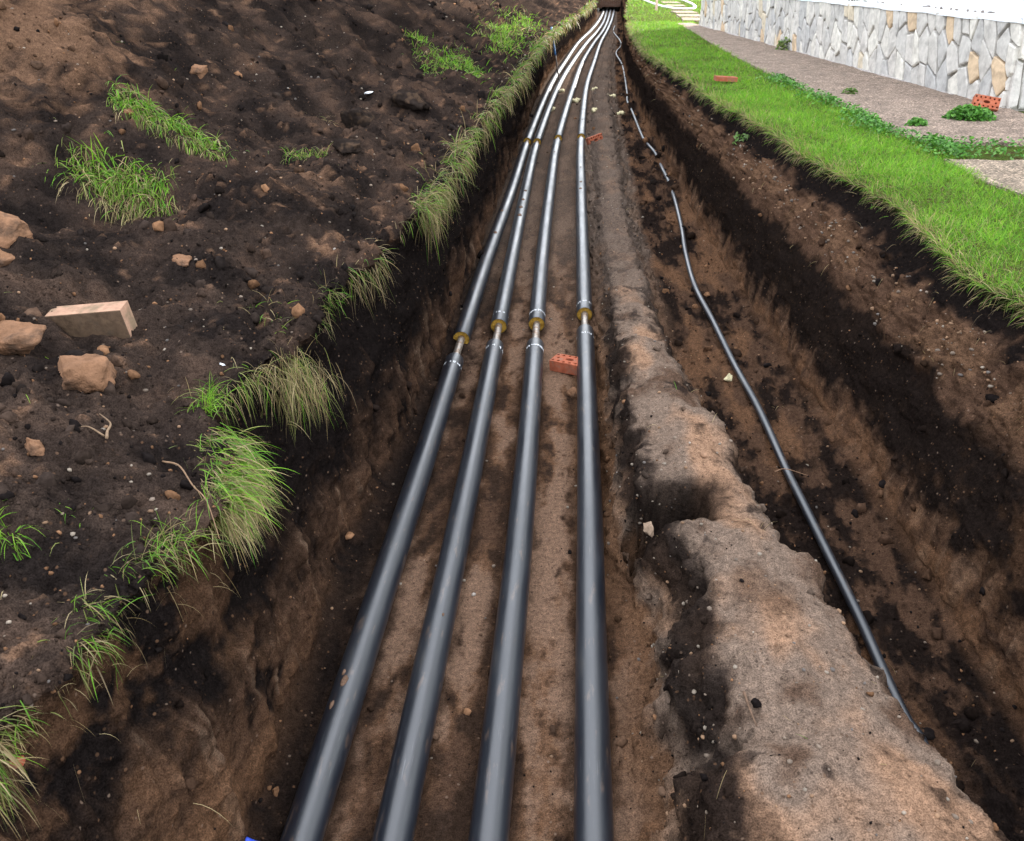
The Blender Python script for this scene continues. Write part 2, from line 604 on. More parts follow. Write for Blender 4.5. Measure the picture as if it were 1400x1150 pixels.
# chunky broken ledges: quantised noise
st = nB * 3.0
ledge = (np.floor(st) + sst(0.25, 0.75, st - np.floor(st))) / 3.0
nL = fbm(Q * 0.55, 2, 12)
spo = 0.30 * nL * sst(0.2, 1.4, lipL[:, None] - X) + 0.15 * nA * sst(0.1, 1.0, lipL[:, None] - X) + 0.075 * nB + 0.036 * nC + 0.011 * nD + clm * (0.07 * clod1) + 0.04 * clod2 + 0.07 * down * sst(1.2, 2.6, lipL[:, None] - X)
scr = fbm(np.stack([X * 3, Y * 2.2 - Z * 2.0, Z * 6 + Y * 1.5], -1), 3, 65)
st2 = nA * 4.0 + nB
ledge2 = (np.floor(st2) + sst(0.35, 0.65, st2 - np.floor(st2))) / 4.0
wal = 0.03 * nA + 0.03 * ledge2 + 0.035 * ledge + 0.024 * streak + 0.03 * scr + 0.012 * streak2 + 0.006 * nC + 0.003 * nD + 0.02 * clod2 * sst(0.15, 0.4, nB)
rough_e = np.exp(-np.abs(X - toeL[:, None]) / 0.2)
flo = 0.012 * nB + 0.006 * nC + 0.003 * nD + sst(0.0, 0.45, nA + 0.7 * nB) * (0.02 * clod1 + 0.018 * clod2) + rough_e * (0.05 * clod1 + 0.03 * clod2)
rface = 1 - sst(-0.02, 0.2, X - ridL[:, None])
rface2 = sst(-0.18, 0.05, X - ridR[:, None])
rid = 0.07 * nA + 0.022 * nB + 0.022 * ledge + 0.014 * nC + 0.003 * nD + (rface + rface2) * (0.03 * ledge + 0.03 * clod1 + 0.02 * clod2 + 0.02 * nC) + 0.012 * clod2 * sst(0.0, 0.3, nB)
dit = 0.035 * nB + 0.024 * nC + 0.009 * nD + 0.05 * clod1 + 0.045 * clod2
zrel = np.clip(-Z / 1.2, 0, 1)
gravel = sst(0.12, 0.18, zrel) * (1 - sst(0.32, 0.42, zrel + 0.15 * nA))
wra = wal * 0.9 - 0.014 * streak - 0.02 * scr + gravel * (0.07 * clod1 + 0.05 * clod2 + 0.04 * nC + 0.03 * nB + 0.012 * nD)
disp = Ssp * spo + Swl * wal + Sfl * flo + Sri * rid + Sdi * dit + Swr * wra + Sgr * 0.02 * nB
P = P + NRM * (disp * sst(-9, -6, Y) * (1 - sst(66, 70, Y)))[..., None]
# seams share the same points
for b in starts[1:-1]:
    m = 0.5 * (P[:, b - 1] + P[:, b])
    P[:, b - 1] = m
    P[:, b] = m
NRM = gnormal(P)
for b in starts[1:-1]:
    NRM[:, b - 1] = NRM[:, b - 2]
    NRM[:, b] = NRM[:, min(b + 1, P.shape[1] - 1)]

# ------------------------------------------------------------------ soil colours (layers, plus shade painted at the wall foot and hollow)
BLACK = np.array([0.0085, 0.0066, 0.0062])
DARK = np.array([0.029, 0.0195, 0.0152])
UMBER = np.array([0.064, 0.0375, 0.0250])
BROWN = np.array([0.118, 0.064, 0.037])
CLAY = np.array([0.19, 0.10, 0.054])
TAN = np.array([0.262, 0.180, 0.128])
C = np.zeros(P.shape) + DARK
fz = 0.22 * nC + 0.16 * nD
cn = fbm(Q * 2.2, 4, 70) + 0.5 * fz
cn2 = fbm(Q * 7.5, 3, 80) + 0.8 * fz
# spoil
sp = np.zeros(P.shape) + DARK
sp = cmix(sp, BLACK * 1.2, sst(-0.1, 0.3, -cn + 0.3 * cn2) * 0.85)
sp = cmix(sp, UMBER, sst(0.1, 0.45, cn + 0.5 * cn2) * 0.8)
sp = cmix(sp, UMBER * np.array([0.85, 0.95, 1.05]), sst(5.0, 2.5, Y) * sst(-0.2, 0.3, cn2 + 0.5 * cn) * 0.55)
red = np.exp(-((X + 5.6) / 1.5) ** 2 - ((Y - 8.6) / 2.3) ** 2) * 1.2 + np.exp(-((X + 4.1) / 0.8) ** 2 - ((Y - 6.6) / 0.8) ** 2) * 0.75 + 0.5 * np.exp(-((X + 1.9) / 0.5) ** 2 - ((Y - 5.4) / 0.8) ** 2)
sp = cmix(sp, CLAY * 0.9, np.clip(sst(0.3, 0.85, red + 0.6 * cn2 + 0.3 * cn), 0, 1) * 0.6)
sp = cmix(sp, CLAY, sst(0.40, 0.6, cn2 + 0.3 * nC) * 0.4)
# left wall: black topsoil above brown subsoil, smeared downwards
sm_ = streak * 0.4 + 0.35 * cn + 0.1 * streak2 + 0.4 * scr
h = -Z / 1.2 + 0.55 * sm_
wl = np.zeros(P.shape) + BLACK
h = h - 0.06 - 0.24 * sst(2.0, 3.2, Y)
wl = cmix(wl, UMBER * 0.9, sst(0.2, 0.6, h))
wl = cmix(wl, BROWN * 0.85, sst(0.45, 0.9, h) * 0.85)
wl = cmix(wl, TAN * 0.5, sst(0.25, 0.5, streak + 0.4 * cn2) * sst(0.3, 0.6, h) * 0.6)
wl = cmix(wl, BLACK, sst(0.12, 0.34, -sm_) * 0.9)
wl = cmix(wl, BLACK * 1.1, sst(0.80, 0.97, -Z / 1.2 + 0.10 * cn2) * 0.8)  # wall foot blackened: base shade and black clods put into the colour
wl = cmix(wl, BROWN, np.exp(-((Y - 1.7) / 0.8) ** 2)[...] * sst(-0.1, 0.3, 0.5 * cn2 + cn) * 0.5)
# floor
cf = fbm(Q * np.array([3.2, 0.9, 2.0]), 4, 170) + 0.4 * fz
cf2 = fbm(Q * np.array([9.0, 4.5, 7.0]), 3, 175) + 0.8 * fz
fl = np.zeros(P.shape) + UMBER
fl = cmix(fl, BROWN, sst(-0.3, 0.15, cf))
fl = cmix(fl, TAN * np.array([0.66, 0.62, 0.62]), sst(-0.1, 0.25, cf + 0.4 * cf2) * 0.8)
fl = cmix(fl, DARK, sst(0.12, 0.42, -cf2 - 0.5 * cf) * 0.9)
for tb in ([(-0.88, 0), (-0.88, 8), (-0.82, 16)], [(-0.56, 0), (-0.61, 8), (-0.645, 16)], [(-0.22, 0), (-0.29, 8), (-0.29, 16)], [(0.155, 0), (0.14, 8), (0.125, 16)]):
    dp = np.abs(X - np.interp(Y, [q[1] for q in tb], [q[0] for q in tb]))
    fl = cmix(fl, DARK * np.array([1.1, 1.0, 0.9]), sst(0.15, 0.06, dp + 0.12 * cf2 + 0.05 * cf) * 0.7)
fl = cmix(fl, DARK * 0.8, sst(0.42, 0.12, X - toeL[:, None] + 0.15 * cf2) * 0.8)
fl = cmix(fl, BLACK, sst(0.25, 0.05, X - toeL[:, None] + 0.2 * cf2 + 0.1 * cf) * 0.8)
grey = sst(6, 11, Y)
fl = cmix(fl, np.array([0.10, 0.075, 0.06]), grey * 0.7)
# ridge
cnl = fbm(Q * np.array([2.6, 1.5, 2.0]), 3, 90)
ri = np.zeros(P.shape) + TAN * np.array([0.62, 0.66, 0.72])
ri = cmix(ri, TAN * np.array([1.0, 0.9, 0.84]), sst(-0.05, 0.3, cnl))
ri = cmix(ri, UMBER * 1.1, sst(0.08, 0.42, -cnl + 0.35 * cn2) * 0.8)
ri = cmix(ri, BLACK * 1.6, sst(0.22, 0.42, -cn2 * 0.6 - cn * 0.8) * 0.8)
ri = cmix(ri, UMBER * 0.9, sst(0.15, 0.4, fbm(Q * np.array([1.6, 1.1, 1.0]), 3, 190) + 0.5 * fz) * 0.6)
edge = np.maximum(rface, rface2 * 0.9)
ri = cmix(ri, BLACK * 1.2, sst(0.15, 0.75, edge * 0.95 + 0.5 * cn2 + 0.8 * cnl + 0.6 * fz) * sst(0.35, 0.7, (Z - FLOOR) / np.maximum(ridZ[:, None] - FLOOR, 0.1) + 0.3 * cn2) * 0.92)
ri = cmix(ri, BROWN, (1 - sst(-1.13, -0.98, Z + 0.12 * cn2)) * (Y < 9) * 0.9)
ri = cmix(ri, BLACK * 0.8, np.exp(-((X - 0.56) / 0.23) ** 6 - ((Y - 3.47) / 0.2) ** 6) * 0.97)  # hollow painted black: its inner shade is put into the colour
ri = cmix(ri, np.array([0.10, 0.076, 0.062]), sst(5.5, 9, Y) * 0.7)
# ditch
di = np.zeros(P.shape) + UMBER
di = cmix(di, BROWN, sst(0.0, 0.35, -cf + 0.4 * cf2) * 0.75)
di = cmix(di, BLACK, sst(-0.12, 0.2, cf + 0.7 * cf2) * 0.92)
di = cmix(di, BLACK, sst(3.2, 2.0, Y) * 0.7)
# right wall
hr = zrel + 0.10 * cn + 0.07 * cn2 + 0.03 * streak
wr = np.zeros(P.shape) + BLACK
wr = cmix(wr, UMBER * 1.1, sst(0.13, 0.2, hr))
wr = cmix(wr, BROWN * np.array([0.95, 1.02, 1.1]), sst(0.17, 0.25, hr) * sst(-0.1, 0.25, cn2 + cn) * 0.9)
wr = cmix(wr, BLACK * 0.9, sst(0.33, 0.42, hr) * 0.95)
wr = cmix(wr, UMBER, sst(0.72, 0.86, hr + 0.06 * streak + 0.08 * cn2) * 0.9)
wr = cmix(wr, BROWN * 1.1, sst(0.82, 0.98, hr + 0.06 * streak + 0.1 * cn2) * 0.85)
wr = cmix(wr, TAN * 0.6, sst(0.15, 0.45, streak + 0.3 * cn2) * sst(0.7, 0.9, hr) * 0.35)
nearwr = sst(4.6, 2.6, Y)
wr = cmix(wr, BROWN * 0.7, np.clip(nearwr, 0, 1) * sst(-0.1, 0.4, cn + 0.5 * cn2) * 0.5)
gr = np.zeros(P.shape) + np.array([0.06, 0.085, 0.02])
gr = cmix(gr, UMBER, sst(0.1, 0.4, cn2))
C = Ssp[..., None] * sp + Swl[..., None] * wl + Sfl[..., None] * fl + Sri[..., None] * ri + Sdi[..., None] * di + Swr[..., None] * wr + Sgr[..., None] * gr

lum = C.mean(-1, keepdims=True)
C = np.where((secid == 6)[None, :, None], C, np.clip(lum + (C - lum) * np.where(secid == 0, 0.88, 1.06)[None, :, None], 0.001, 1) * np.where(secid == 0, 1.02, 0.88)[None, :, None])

LAB = {
    'spoil_heap': ('long heap of dark excavated soil along the trench', 'soil'),
    'trench_wall_left': ('steep dark earth wall of the trench below the heap', 'trench wall'),
    'trench_floor': ('brown trodden trench floor under the four pipes', 'trench floor'),
    'soil_ridge': ('pale brown ridge of undug soil between pipes and ditch', 'soil ridge'),
    'conduit_ditch': ('narrow rough ditch floor under the thin black conduit', 'ditch'),
    'trench_wall_right': ('layered black and brown trench wall below the lawn', 'trench wall'),
    'ground': ('ground under the lawn beside the stone clad building', 'ground'),
}
for i, sec in enumerate(sections):
    a, b = starts[i], starts[i + 1]
    k = b - a
    V = P[:, a:b].reshape(-1, 3)
    cc = C[:, a:b].reshape(-1, 3)
    ii = np.arange(NRT - 1)[:, None] * k
    jj = np.arange(k - 1)[None, :]
    F = np.stack([ii + jj, ii + jj + 1, ii + k + jj + 1, ii + k + jj], -1).reshape(-1, 4)
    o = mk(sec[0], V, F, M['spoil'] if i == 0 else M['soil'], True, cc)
    tag(o, LAB[sec[0]][0], LAB[sec[0]][1], kind='structure')
# the ground beyond both ends of the trench, to the horizon
fg = np.array([(-600, 74.9, 0), (600, 74.9, 0), (1500, 2500, 0), (-1500, 2500, 0)], float)
o = mk('far_ground', fg, np.array([[0, 1, 2, 3]]), plain_mat('far_grass', (0.06, 0.085, 0.025), nscale=3), True)
tag(o, 'grassy land far beyond the trench end', 'ground', kind='structure')


def surf(sec, x, y):
    """point and normal of a terrain section nearest to x, y"""
    i = [q[0] for q in sections].index(sec)
    a, b = starts[i], starts[i + 1]
    r = int(np.argmin(np.abs(Yr - y)))
    r0, r1 = max(0, r - 3), min(NRT, r + 4)
    sub = P[r0:r1, a:b]
    d = (sub[..., 0] - x) ** 2 + (sub[..., 1] - y) ** 2
    k = np.unravel_index(np.argmin(d), d.shape)
    return sub[k], NRM[r0:r1, a:b][k]


def zat(sec, x, y):
    return float(surf(sec, x, y)[0][2])


CAMP = np.array([0, 0, 1.6])

# ------------------------------------------------------------------ building
A0 = np.array([5.24, 11.3])
A1 = np.array([3.58, 27.75])
wd = (A1 - A0) / np.linalg.norm(A1 - A0)           # along the wall, away from the camera
wn = np.array([-wd[1], wd[0]])                      # outward, towards the trench
LEN = float(np.linalg.norm(A1 - A0))
ROTW = math.atan2(wd[1], wd[0])
PLH = 1.0


def bbox(bm, x0, x1, y0, y1, z0, z1):
    v = [bm.verts.new((x, y, z)) for z in (z0, z1) for x, y in ((x0, y0), (x1, y0), (x1, y1), (x0, y1))]
    for f in ((3, 2, 1, 0), (4, 5, 6, 7), (0, 1, 5, 4), (1, 2, 6, 5), (2, 3, 7, 6), (3, 0, 4, 7)):
        bm.faces.new([v[i] for i in f])


bld = empty('plastered_building', (A0[0], A0[1], 0), ROTW)   # local +x along the wall, +y outward
tag(bld, 'white plastered building on a crazy paved stone plinth beside the lawn', 'building')
M['plaster'] = plain_mat('white_plaster', (0.80, 0.80, 0.79), 0.85, 0.2, 6, 0.05, 30, 0.004)
M['mortar'] = plain_mat('grey_mortar', (0.36, 0.335, 0.30), 0.95, 0.15, 30, 0.3, 70, 0.01)
M['flash'] = plain_mat('painted_metal_flashing', (0.62, 0.65, 0.68), 0.45, 0.5, 9, 0.15, 40, 0.002)
M['roof'] = plain_mat('grey_roof_sheet', (0.16, 0.15, 0.15), 0.7, 0.3, 4, 0.2, None)
M['stone'] = None
WDEP, WALLH = 13.0, 10.5
bm = bmesh.new()
bbox(bm, 0.04, LEN - 0.04, -WDEP + 0.04, -0.04, PLH + 0.02, WALLH)
bm_obj('wall', bm, M['plaster'], bld)
bm = bmesh.new()
bbox(bm, 0.03, LEN - 0.03, -WDEP + 0.03, -0.03, -0.3, PLH)
bm_obj('plinth_core', bm, M['mortar'], bld)
bm = bmesh.new()
e, rz = 0.5, WALLH + 3.4
vs = [bm.verts.new(v) for v in ((-e, e, WALLH), (LEN + e, e, WALLH), (LEN + e, -WDEP - e, WALLH), (-e, -WDEP - e, WALLH), (-e, -WDEP / 2, rz), (LEN + e, -WDEP / 2, rz))]
for f in ((0, 1, 5, 4), (2, 3, 4, 5), (1, 2, 5), (3, 0, 4), (3, 2, 1, 0)):
    bm.faces.new([vs[i] for i in f])
bm_obj('roof', bm, M['roof'], bld)
# flashing strip: sloping top, turned down front, slightly buckled
def flashing(length, n, name):
    xs = np.linspace(-0.06, length + 0.06, n)
    prof = [(-0.02, PLH + 0.075), (0.035, PLH + 0.055), (0.042, PLH + 0.005), (0.036, PLH + 0.004), (0.03, PLH + 0.045), (-0.02, PLH + 0.06)]
    V = []
    for x in xs:
        w = 0.006 * math.sin(x * 3.1) + 0.005 * math.sin(x * 7.7 + 1)
        for k, (py, pz) in enumerate(prof):
            V.append((x, py + (0.006 * math.sin(x * 5.3) if 0 < k < 5 else 0), pz + w))
    m_ = len(prof)
    F = [(i * m_ + k, i * m_ + (k + 1) % m_, (i + 1) * m_ + (k + 1) % m_, (i + 1) * m_ + k) for i in range(n - 1) for k in range(m_)]
    return mk(name, V, np.array(F)[:, ::-1], M['flash'], False, None, bld)


flashing(LEN, 90, 'flashing')
fe = flashing(WDEP * 0.5, 40, 'flashing')
fe.rotation_euler = (0, 0, R(-90))
fe.scale = (1, -1, 1)
# chipped plaster just over the flashing
bm = bmesh.new()
for k in range(46):
    x = random.uniform(0.1, LEN - 0.3)
    w, hh = random.uniform(0.05, 0.22), random.uniform(0.012, 0.05)
    n_ = 9
    vs = [bm.verts.new((x + w * 0.5 * math.cos(a) * random.uniform(0.6, 1.1), -0.0365, PLH + 0.085 + hh * 0.6 * math.sin(a) * random.uniform(0.6, 1.2))) for a in [i * 2 * math.pi / n_ for i in range(n_)]]
    bm.faces.new(vs[::-1])
o = bm_obj('plaster_chips', bm, plain_mat('bare_render', (0.22, 0.19, 0.17), 0.95, 0.1, 30, 0.3), bld)
o['kind'] = 'stuff'


def clip(poly, a, b, c):
    """keep the part where a*x+b*y<=c"""
    out = []
    for i in range(len(poly)):
        p, q = poly[i], poly[(i + 1) % len(poly)]
        dp, dq = a * p[0] + b * p[1] - c, a * q[0] + b * q[1] - c
        if dp <= 0:
            out.append(p)
        if (dp < 0 < dq) or (dq < 0 < dp):
            t = dp / (dp - dq)
            out.append((p[0] + t * (q[0] - p[0]), p[1] + t * (q[1] - p[1])))
    return out


STONEC = [(0.50, 0.475, 0.44), (0.57, 0.54, 0.49), (0.45, 0.435, 0.415), (0.61, 0.58, 0.52), (0.42, 0.41, 0.395), (0.57, 0.49, 0.37), (0.54, 0.51, 0.47), (0.56, 0.42, 0.28), (0.48, 0.46, 0.43)]
SM = []
for k, c in enumerate(STONEC):
    SM.append(plain_mat('cladding_stone', c, 0.85, 0.25, 11, 0.16, 26, 0.012, col2=tuple(v * 0.72 for v in c), nscale2=6))


def cladding(length, W0, seeds, place, asp=1.7):
    """crazy paving: stretched, skewed Voronoi cells; place(u, v, d) -> local point"""
    SK = 0.42
    cells = []
    S = [(u + SK * v, v / asp * 1.0) for u, v in seeds]
    for i, (su, sv) in enumerate(S):
        poly = [(-1 + SK * 0, -0.0), (length + 1, -0.0), (length + 1, PLH / asp), (-1, PLH / asp)]
        for j, (tu, tv) in enumerate(S):
            if i == j or abs(tu - su) > 1.4:
                continue
            a, b = tu - su, tv - sv
            poly = clip(poly, a, b, a * (tu + su) / 2 + b * (tv + sv) / 2)
            if len(poly) < 3:
                break
        if len(poly) < 3:
            continue
        poly = [(u - SK * v * asp, v * asp) for u, v in poly]
        poly = clip(poly, -1, 0, 0.0)
        poly = clip(poly, 1, 0, length) if len(poly) > 2 else poly
        if len(poly) < 3:
            continue
        # shrink for the joint
        n_ = len(poly)
        ar = sum(poly[q][0] * poly[(q + 1) % n_][1] - poly[(q + 1) % n_][0] * poly[q][1] for q in range(n_))
        if abs(ar) < 0.012:
            continue
        sh = poly
        for q in range(n_):
            p0, p1 = poly[q], poly[(q + 1) % n_]
            ex, ey = p1[0] - p0[0], p1[1] - p0[1]
            l = math.hypot(ex, ey)
            if l < 1e-4:
                continue
            nx, ny = (ey / l, -ex / l) if ar > 0 else (-ey / l, ex / l)
            sh = clip(sh, nx, ny, nx * p0[0] + ny * p0[1] - random.uniform(0.006, 0.012))
            if len(sh) < 3:
                break
        if len(sh) < 3:
            continue
        if ar < 0:
            sh = sh[::-1]
        # uneven, chipped outline
        out = []
        for q in range(len(sh)):
            p0, p1 = sh[q], sh[(q + 1) % len(sh)]
            l = math.hypot(p1[0] - p0[0], p1[1] - p0[1])
            if l < 0.01:
                continue
            k = max(1, int(l / 0.13))
            for s_ in range(k):
                t = s_ / k
                jx = random.uniform(-0.008, 0.008)
                # corners knocked off
                tt = t if s_ else min(0.35, 0.02 / max(l, 0.03))
                out.append((p0[0] + (p1[0] - p0[0]) * tt + jx, p0[1] + (p1[1] - p0[1]) * tt + random.uniform(-0.008, 0.008)))
        if len(out) >= 4:
            cells.append(out)
    for out in cells:
        cx = sum(p[0] for p in out) / len(out)
        cy = sum(p[1] for p in out) / len(out)
        th = random.uniform(0.012, 0.034)
        tx, ty = random.uniform(-0.06, 0.06), random.uniform(-0.05, 0.05)
        bm = bmesh.new()
        r0 = [bm.verts.new(place(p[0], p[1], -0.04)) for p in out]
        r1 = [bm.verts.new(place(p[0], p[1], th - 0.010 + (p[0] - cx) * tx + (p[1] - cy) * ty)) for p in out]
        r2 = [bm.verts.new(place(cx + (p[0] - cx) * 0.90, cy + (p[1] - cy) * 0.92, th + random.uniform(-0.002, 0.004) + (p[0] - cx) * tx + (p[1] - cy) * ty)) for p in out]
        cvt = bm.verts.new(place(cx, cy, th + random.uniform(0.0, 0.008)))
        k = len(out)
        for q in range(k):
            w = (q + 1) % k
            bm.faces.new((r0[q], r0[w], r1[w], r1[q]))
            bm.faces.new((r1[q], r1[w], r2[w], r2[q]))
            bm.faces.new((r2[q], r2[w], cvt))
        bmesh.ops.recalc_face_normals(bm, faces=bm.faces)
        wgt = [5, 5, 3, 5, 2, 2, 5, 2, 4]
        bm_obj('stone', bm, random.choices(SM, wgt)[0], bld)


def pds(length, n, dmin):
    S = []
    tries = 0
    while len(S) < n and tries < 30000:
        tries += 1
        u, v = random.uniform(-0.1, length + 0.1), random.uniform(0.02, PLH - 0.02)
        if all(((u - a) / 1.0) ** 2 + ((v - b) / 1.75) ** 2 > dmin ** 2 for a, b in S):
            S.append((u, v))
    return S


cladding(LEN, 0, pds(LEN, 240, 0.195), lambda u, v, d: (LEN - u, d, v + 0.06 - 0.08 * (1 - v)))
cladding(2.2, 0, pds(2.2, 24, 0.24), lambda u, v, d: (-d, -u, v + 0.05))
# rough cement foot along the plinth
n_u, n_v = 260, 7
V = []
for i in range(n_u):
    u = LEN * i / (n_u - 1)
    wv = 0.05 + 0.03 * math.sin(u * 2.1) + 0.05 * float(gn(np.array([u * 2.5, 0, 0]), 91)) + 0.02 * float(gn(np.array([u * 11, 3, 0]), 92))
    hh = 0.075 + 0.05 * float(gn(np.array([u * 1.8, 5, 0]), 93)) + 0.02 * float(gn(np.array([u * 9, 7, 0]), 94))
    for j in range(n_v):
        t = j / (n_v - 1)
        jit = 0.012 * float(gn(np.array([u * 14, t * 5, 2.0]), 95))
        V.append((u, -0.03 + (wv + 0.06) * t ** 0.6 + jit, max(hh, 0.02) * (1 - t ** 2.2) + jit + 0.01))
F = [(i * n_v + j, (i + 1) * n_v + j, (i + 1) * n_v + j + 1, i * n_v + j + 1) for i in range(n_u - 1) for j in range(n_v - 1)]
mk('cement_footing', V, F, plain_mat('crumbling_cement', (0.36, 0.33, 0.31), 0.95, 0.15, 18, 0.35, 60, 0.02), True, None, bld)

# ------------------------------------------------------------------ apron path of asphalt slabs
def asphalt_mat(name, c):
    m, nt, b = new_mat(name)
    co = objco(nt)
    n1 = noise(nt, 5, 5, 0.6, co)
    r1 = ramp(nt, n1.outputs['Fac'], [(0.3, tuple(v * 0.72 for v in c)), (0.7, tuple(v * 1.3 for v in c))])
    v = N(nt, 'ShaderNodeTexVoronoi', Scale=70.0)
    nt.links.new(co, v.inputs['Vector'])
    sep = nt.nodes.new('ShaderNodeSeparateColor')
    nt.links.new(v.outputs['Color'], sep.inputs[0])
    r2 = ramp(nt, sep.outputs[0], [(0.0, (0.45, 0.45, 0.45)), (0.5, (0.9, 0.88, 0.88)), (0.85, (1.4, 1.3, 1.25)), (1.0, (2.3, 2.2, 2.1))])
    cc = mixc(nt, 1.0, r1.outputs[0], r2.outputs[0], 'MULTIPLY')
    nt.links.new(cc, b.inputs['Base Color'])
    b.inputs['Roughness'].default_value = 0.92
    b.inputs['Specular IOR Level'].default_value = 0.15
    bump(nt, b, v.outputs['Distance'], 0.6, 0.012)
    return m


M['asphalt'] = asphalt_mat('worn_asphalt', (0.21, 0.165, 0.132))
M['slab'] = asphalt_mat('worn_concrete_slab', (0.22, 0.178, 0.135))
EDGE = [(3.05, 29.5), (3.09, 25.5), (3.07, 21), (3.09, 16.9), (3.17, 14.5), (3.25, 12.9), (3.33, 11.6), (3.38, 10.7), (3.34, 9.9), (3.4, 9.35), (3.6, 9.02)]


def edge_x(y):
    t = np.array(EDGE)[::-1]
    return float(np.interp(y, t[:, 1], t[:, 0])) + 0.05 * float(gn(np.array([y * 3.0, 0, 0]), 101)) + 0.03 * float(gn(np.array([y * 9.0, 0, 0]), 102))


def wall_x(y):
    t = (y - A0[1]) / (A1[1] - A0[1])
    return A0[0] + t * (A1[0] - A0[0])


path = empty('path', (4, 12, 0))
tag(path, 'cracked brownish asphalt apron along the stone plinth', 'path', kind='structure')


def crack(x, k):
    return 0.10 * float(gn(np.array([x * 1.7, k * 3.0, 0]), 103)) + 0.05 * float(gn(np.array([x * 7, k * 3.0, 1]), 104))


def slab(y_lo, y_hi, k0, k1, mat, x_hi, name='slab', z=0.055, xl=None, tilt=0):
    nu, nv = 26, max(6, int((y_hi - y_lo) * 6))
    V = []
    for j in range(nv):
        for i in range(nu):
            t, s_ = i / (nu - 1), j / (nv - 1)
            y = lerp(y_lo, y_hi, s_)
            x0 = (xl(y) if xl else edge_x(y))
            x1 = x_hi(y)
            x = lerp(x0, x1, t)
            y2 = lerp(y_lo + crack(x, k0), y_hi + crack(x, k1), s_)
            if not k0:
                y2 += 0
            zz = z + 0.02 * float(gn(np.array([x * 1.2, y2 * 1.2, 0]), 105)) + tilt * (s_ - 0.5) + 0.02 * t
            V.append((x - 4, y2 - 12, zz))
    top = [(j * nu + i, j * nu + i + 1, (j + 1) * nu + i + 1, (j + 1) * nu + i) for j in range(nv - 1) for i in range(nu - 1)]
    ring = [i for i in range(nu)] + [j * nu + nu - 1 for j in range(1, nv)] + [(nv - 1) * nu + i for i in range(nu - 2, -1, -1)] + [j * nu for j in range(nv - 2, 0, -1)]
    base = len(V)
    for q in ring:
        v = V[q]
        V.append((v[0], v[1], -0.08))
    L = len(ring)
    side = [(ring[(q + 1) % L], ring[q], base + q, base + (q + 1) % L) for q in range(L)]
    return mk(name, V, np.array(top + side), mat, False, None, path)


def xin(y):
    return wall_x(y) + 0.02 if y > A0[1] - 0.1 else 9.0


slab(16.6, 29.0, 5, 4, M['asphalt'], xin)
slab(12.45, 16.58, 2, 5, M['asphalt'], xin)
slab(9.95, 12.42, 1, 2, M['asphalt'], lambda y: 5.3, tilt=0.02)
slab(8.95, 9.92, 3, 1, M['asphalt'], lambda y: 6.4, xl=lambda y: edge_x(y))
slab(6.75, 8.15, 6, 7, M['slab'], lambda y: 6.5, z=0.05, xl=lambda y: 3.38 + 0.06 * float(gn(np.array([y * 3, 0, 0]), 107)) + max(0, 7.2 - y) * 0.25)
# square pavers in the sunlit grass
for k, (x, y) in enumerate(((3.85, 31.2), (3.95, 33.6), (4.05, 36.2), (4.2, 39.2), (4.3, 42.3), (4.45, 46), (4.6, 50))):
    bm = bmesh.new()
    bbox(bm, -0.42, 0.42, -0.8, 0.8, -0.04, 0.07)
    bmesh.ops.bevel(bm, geom=bm.edges[:], offset=0.015, segments=1, affect='EDGES')
    o = bm_obj('paving_slab', bm, M['slab'])
    o.location = (x, y, 0)
    o.rotation_euler = (0, 0, random.uniform(-0.1, 0.1))
    tag(o, 'pale paving slab set in the sunlit grass beyond the building', 'paving slab', 'stepping slabs beyond the building')

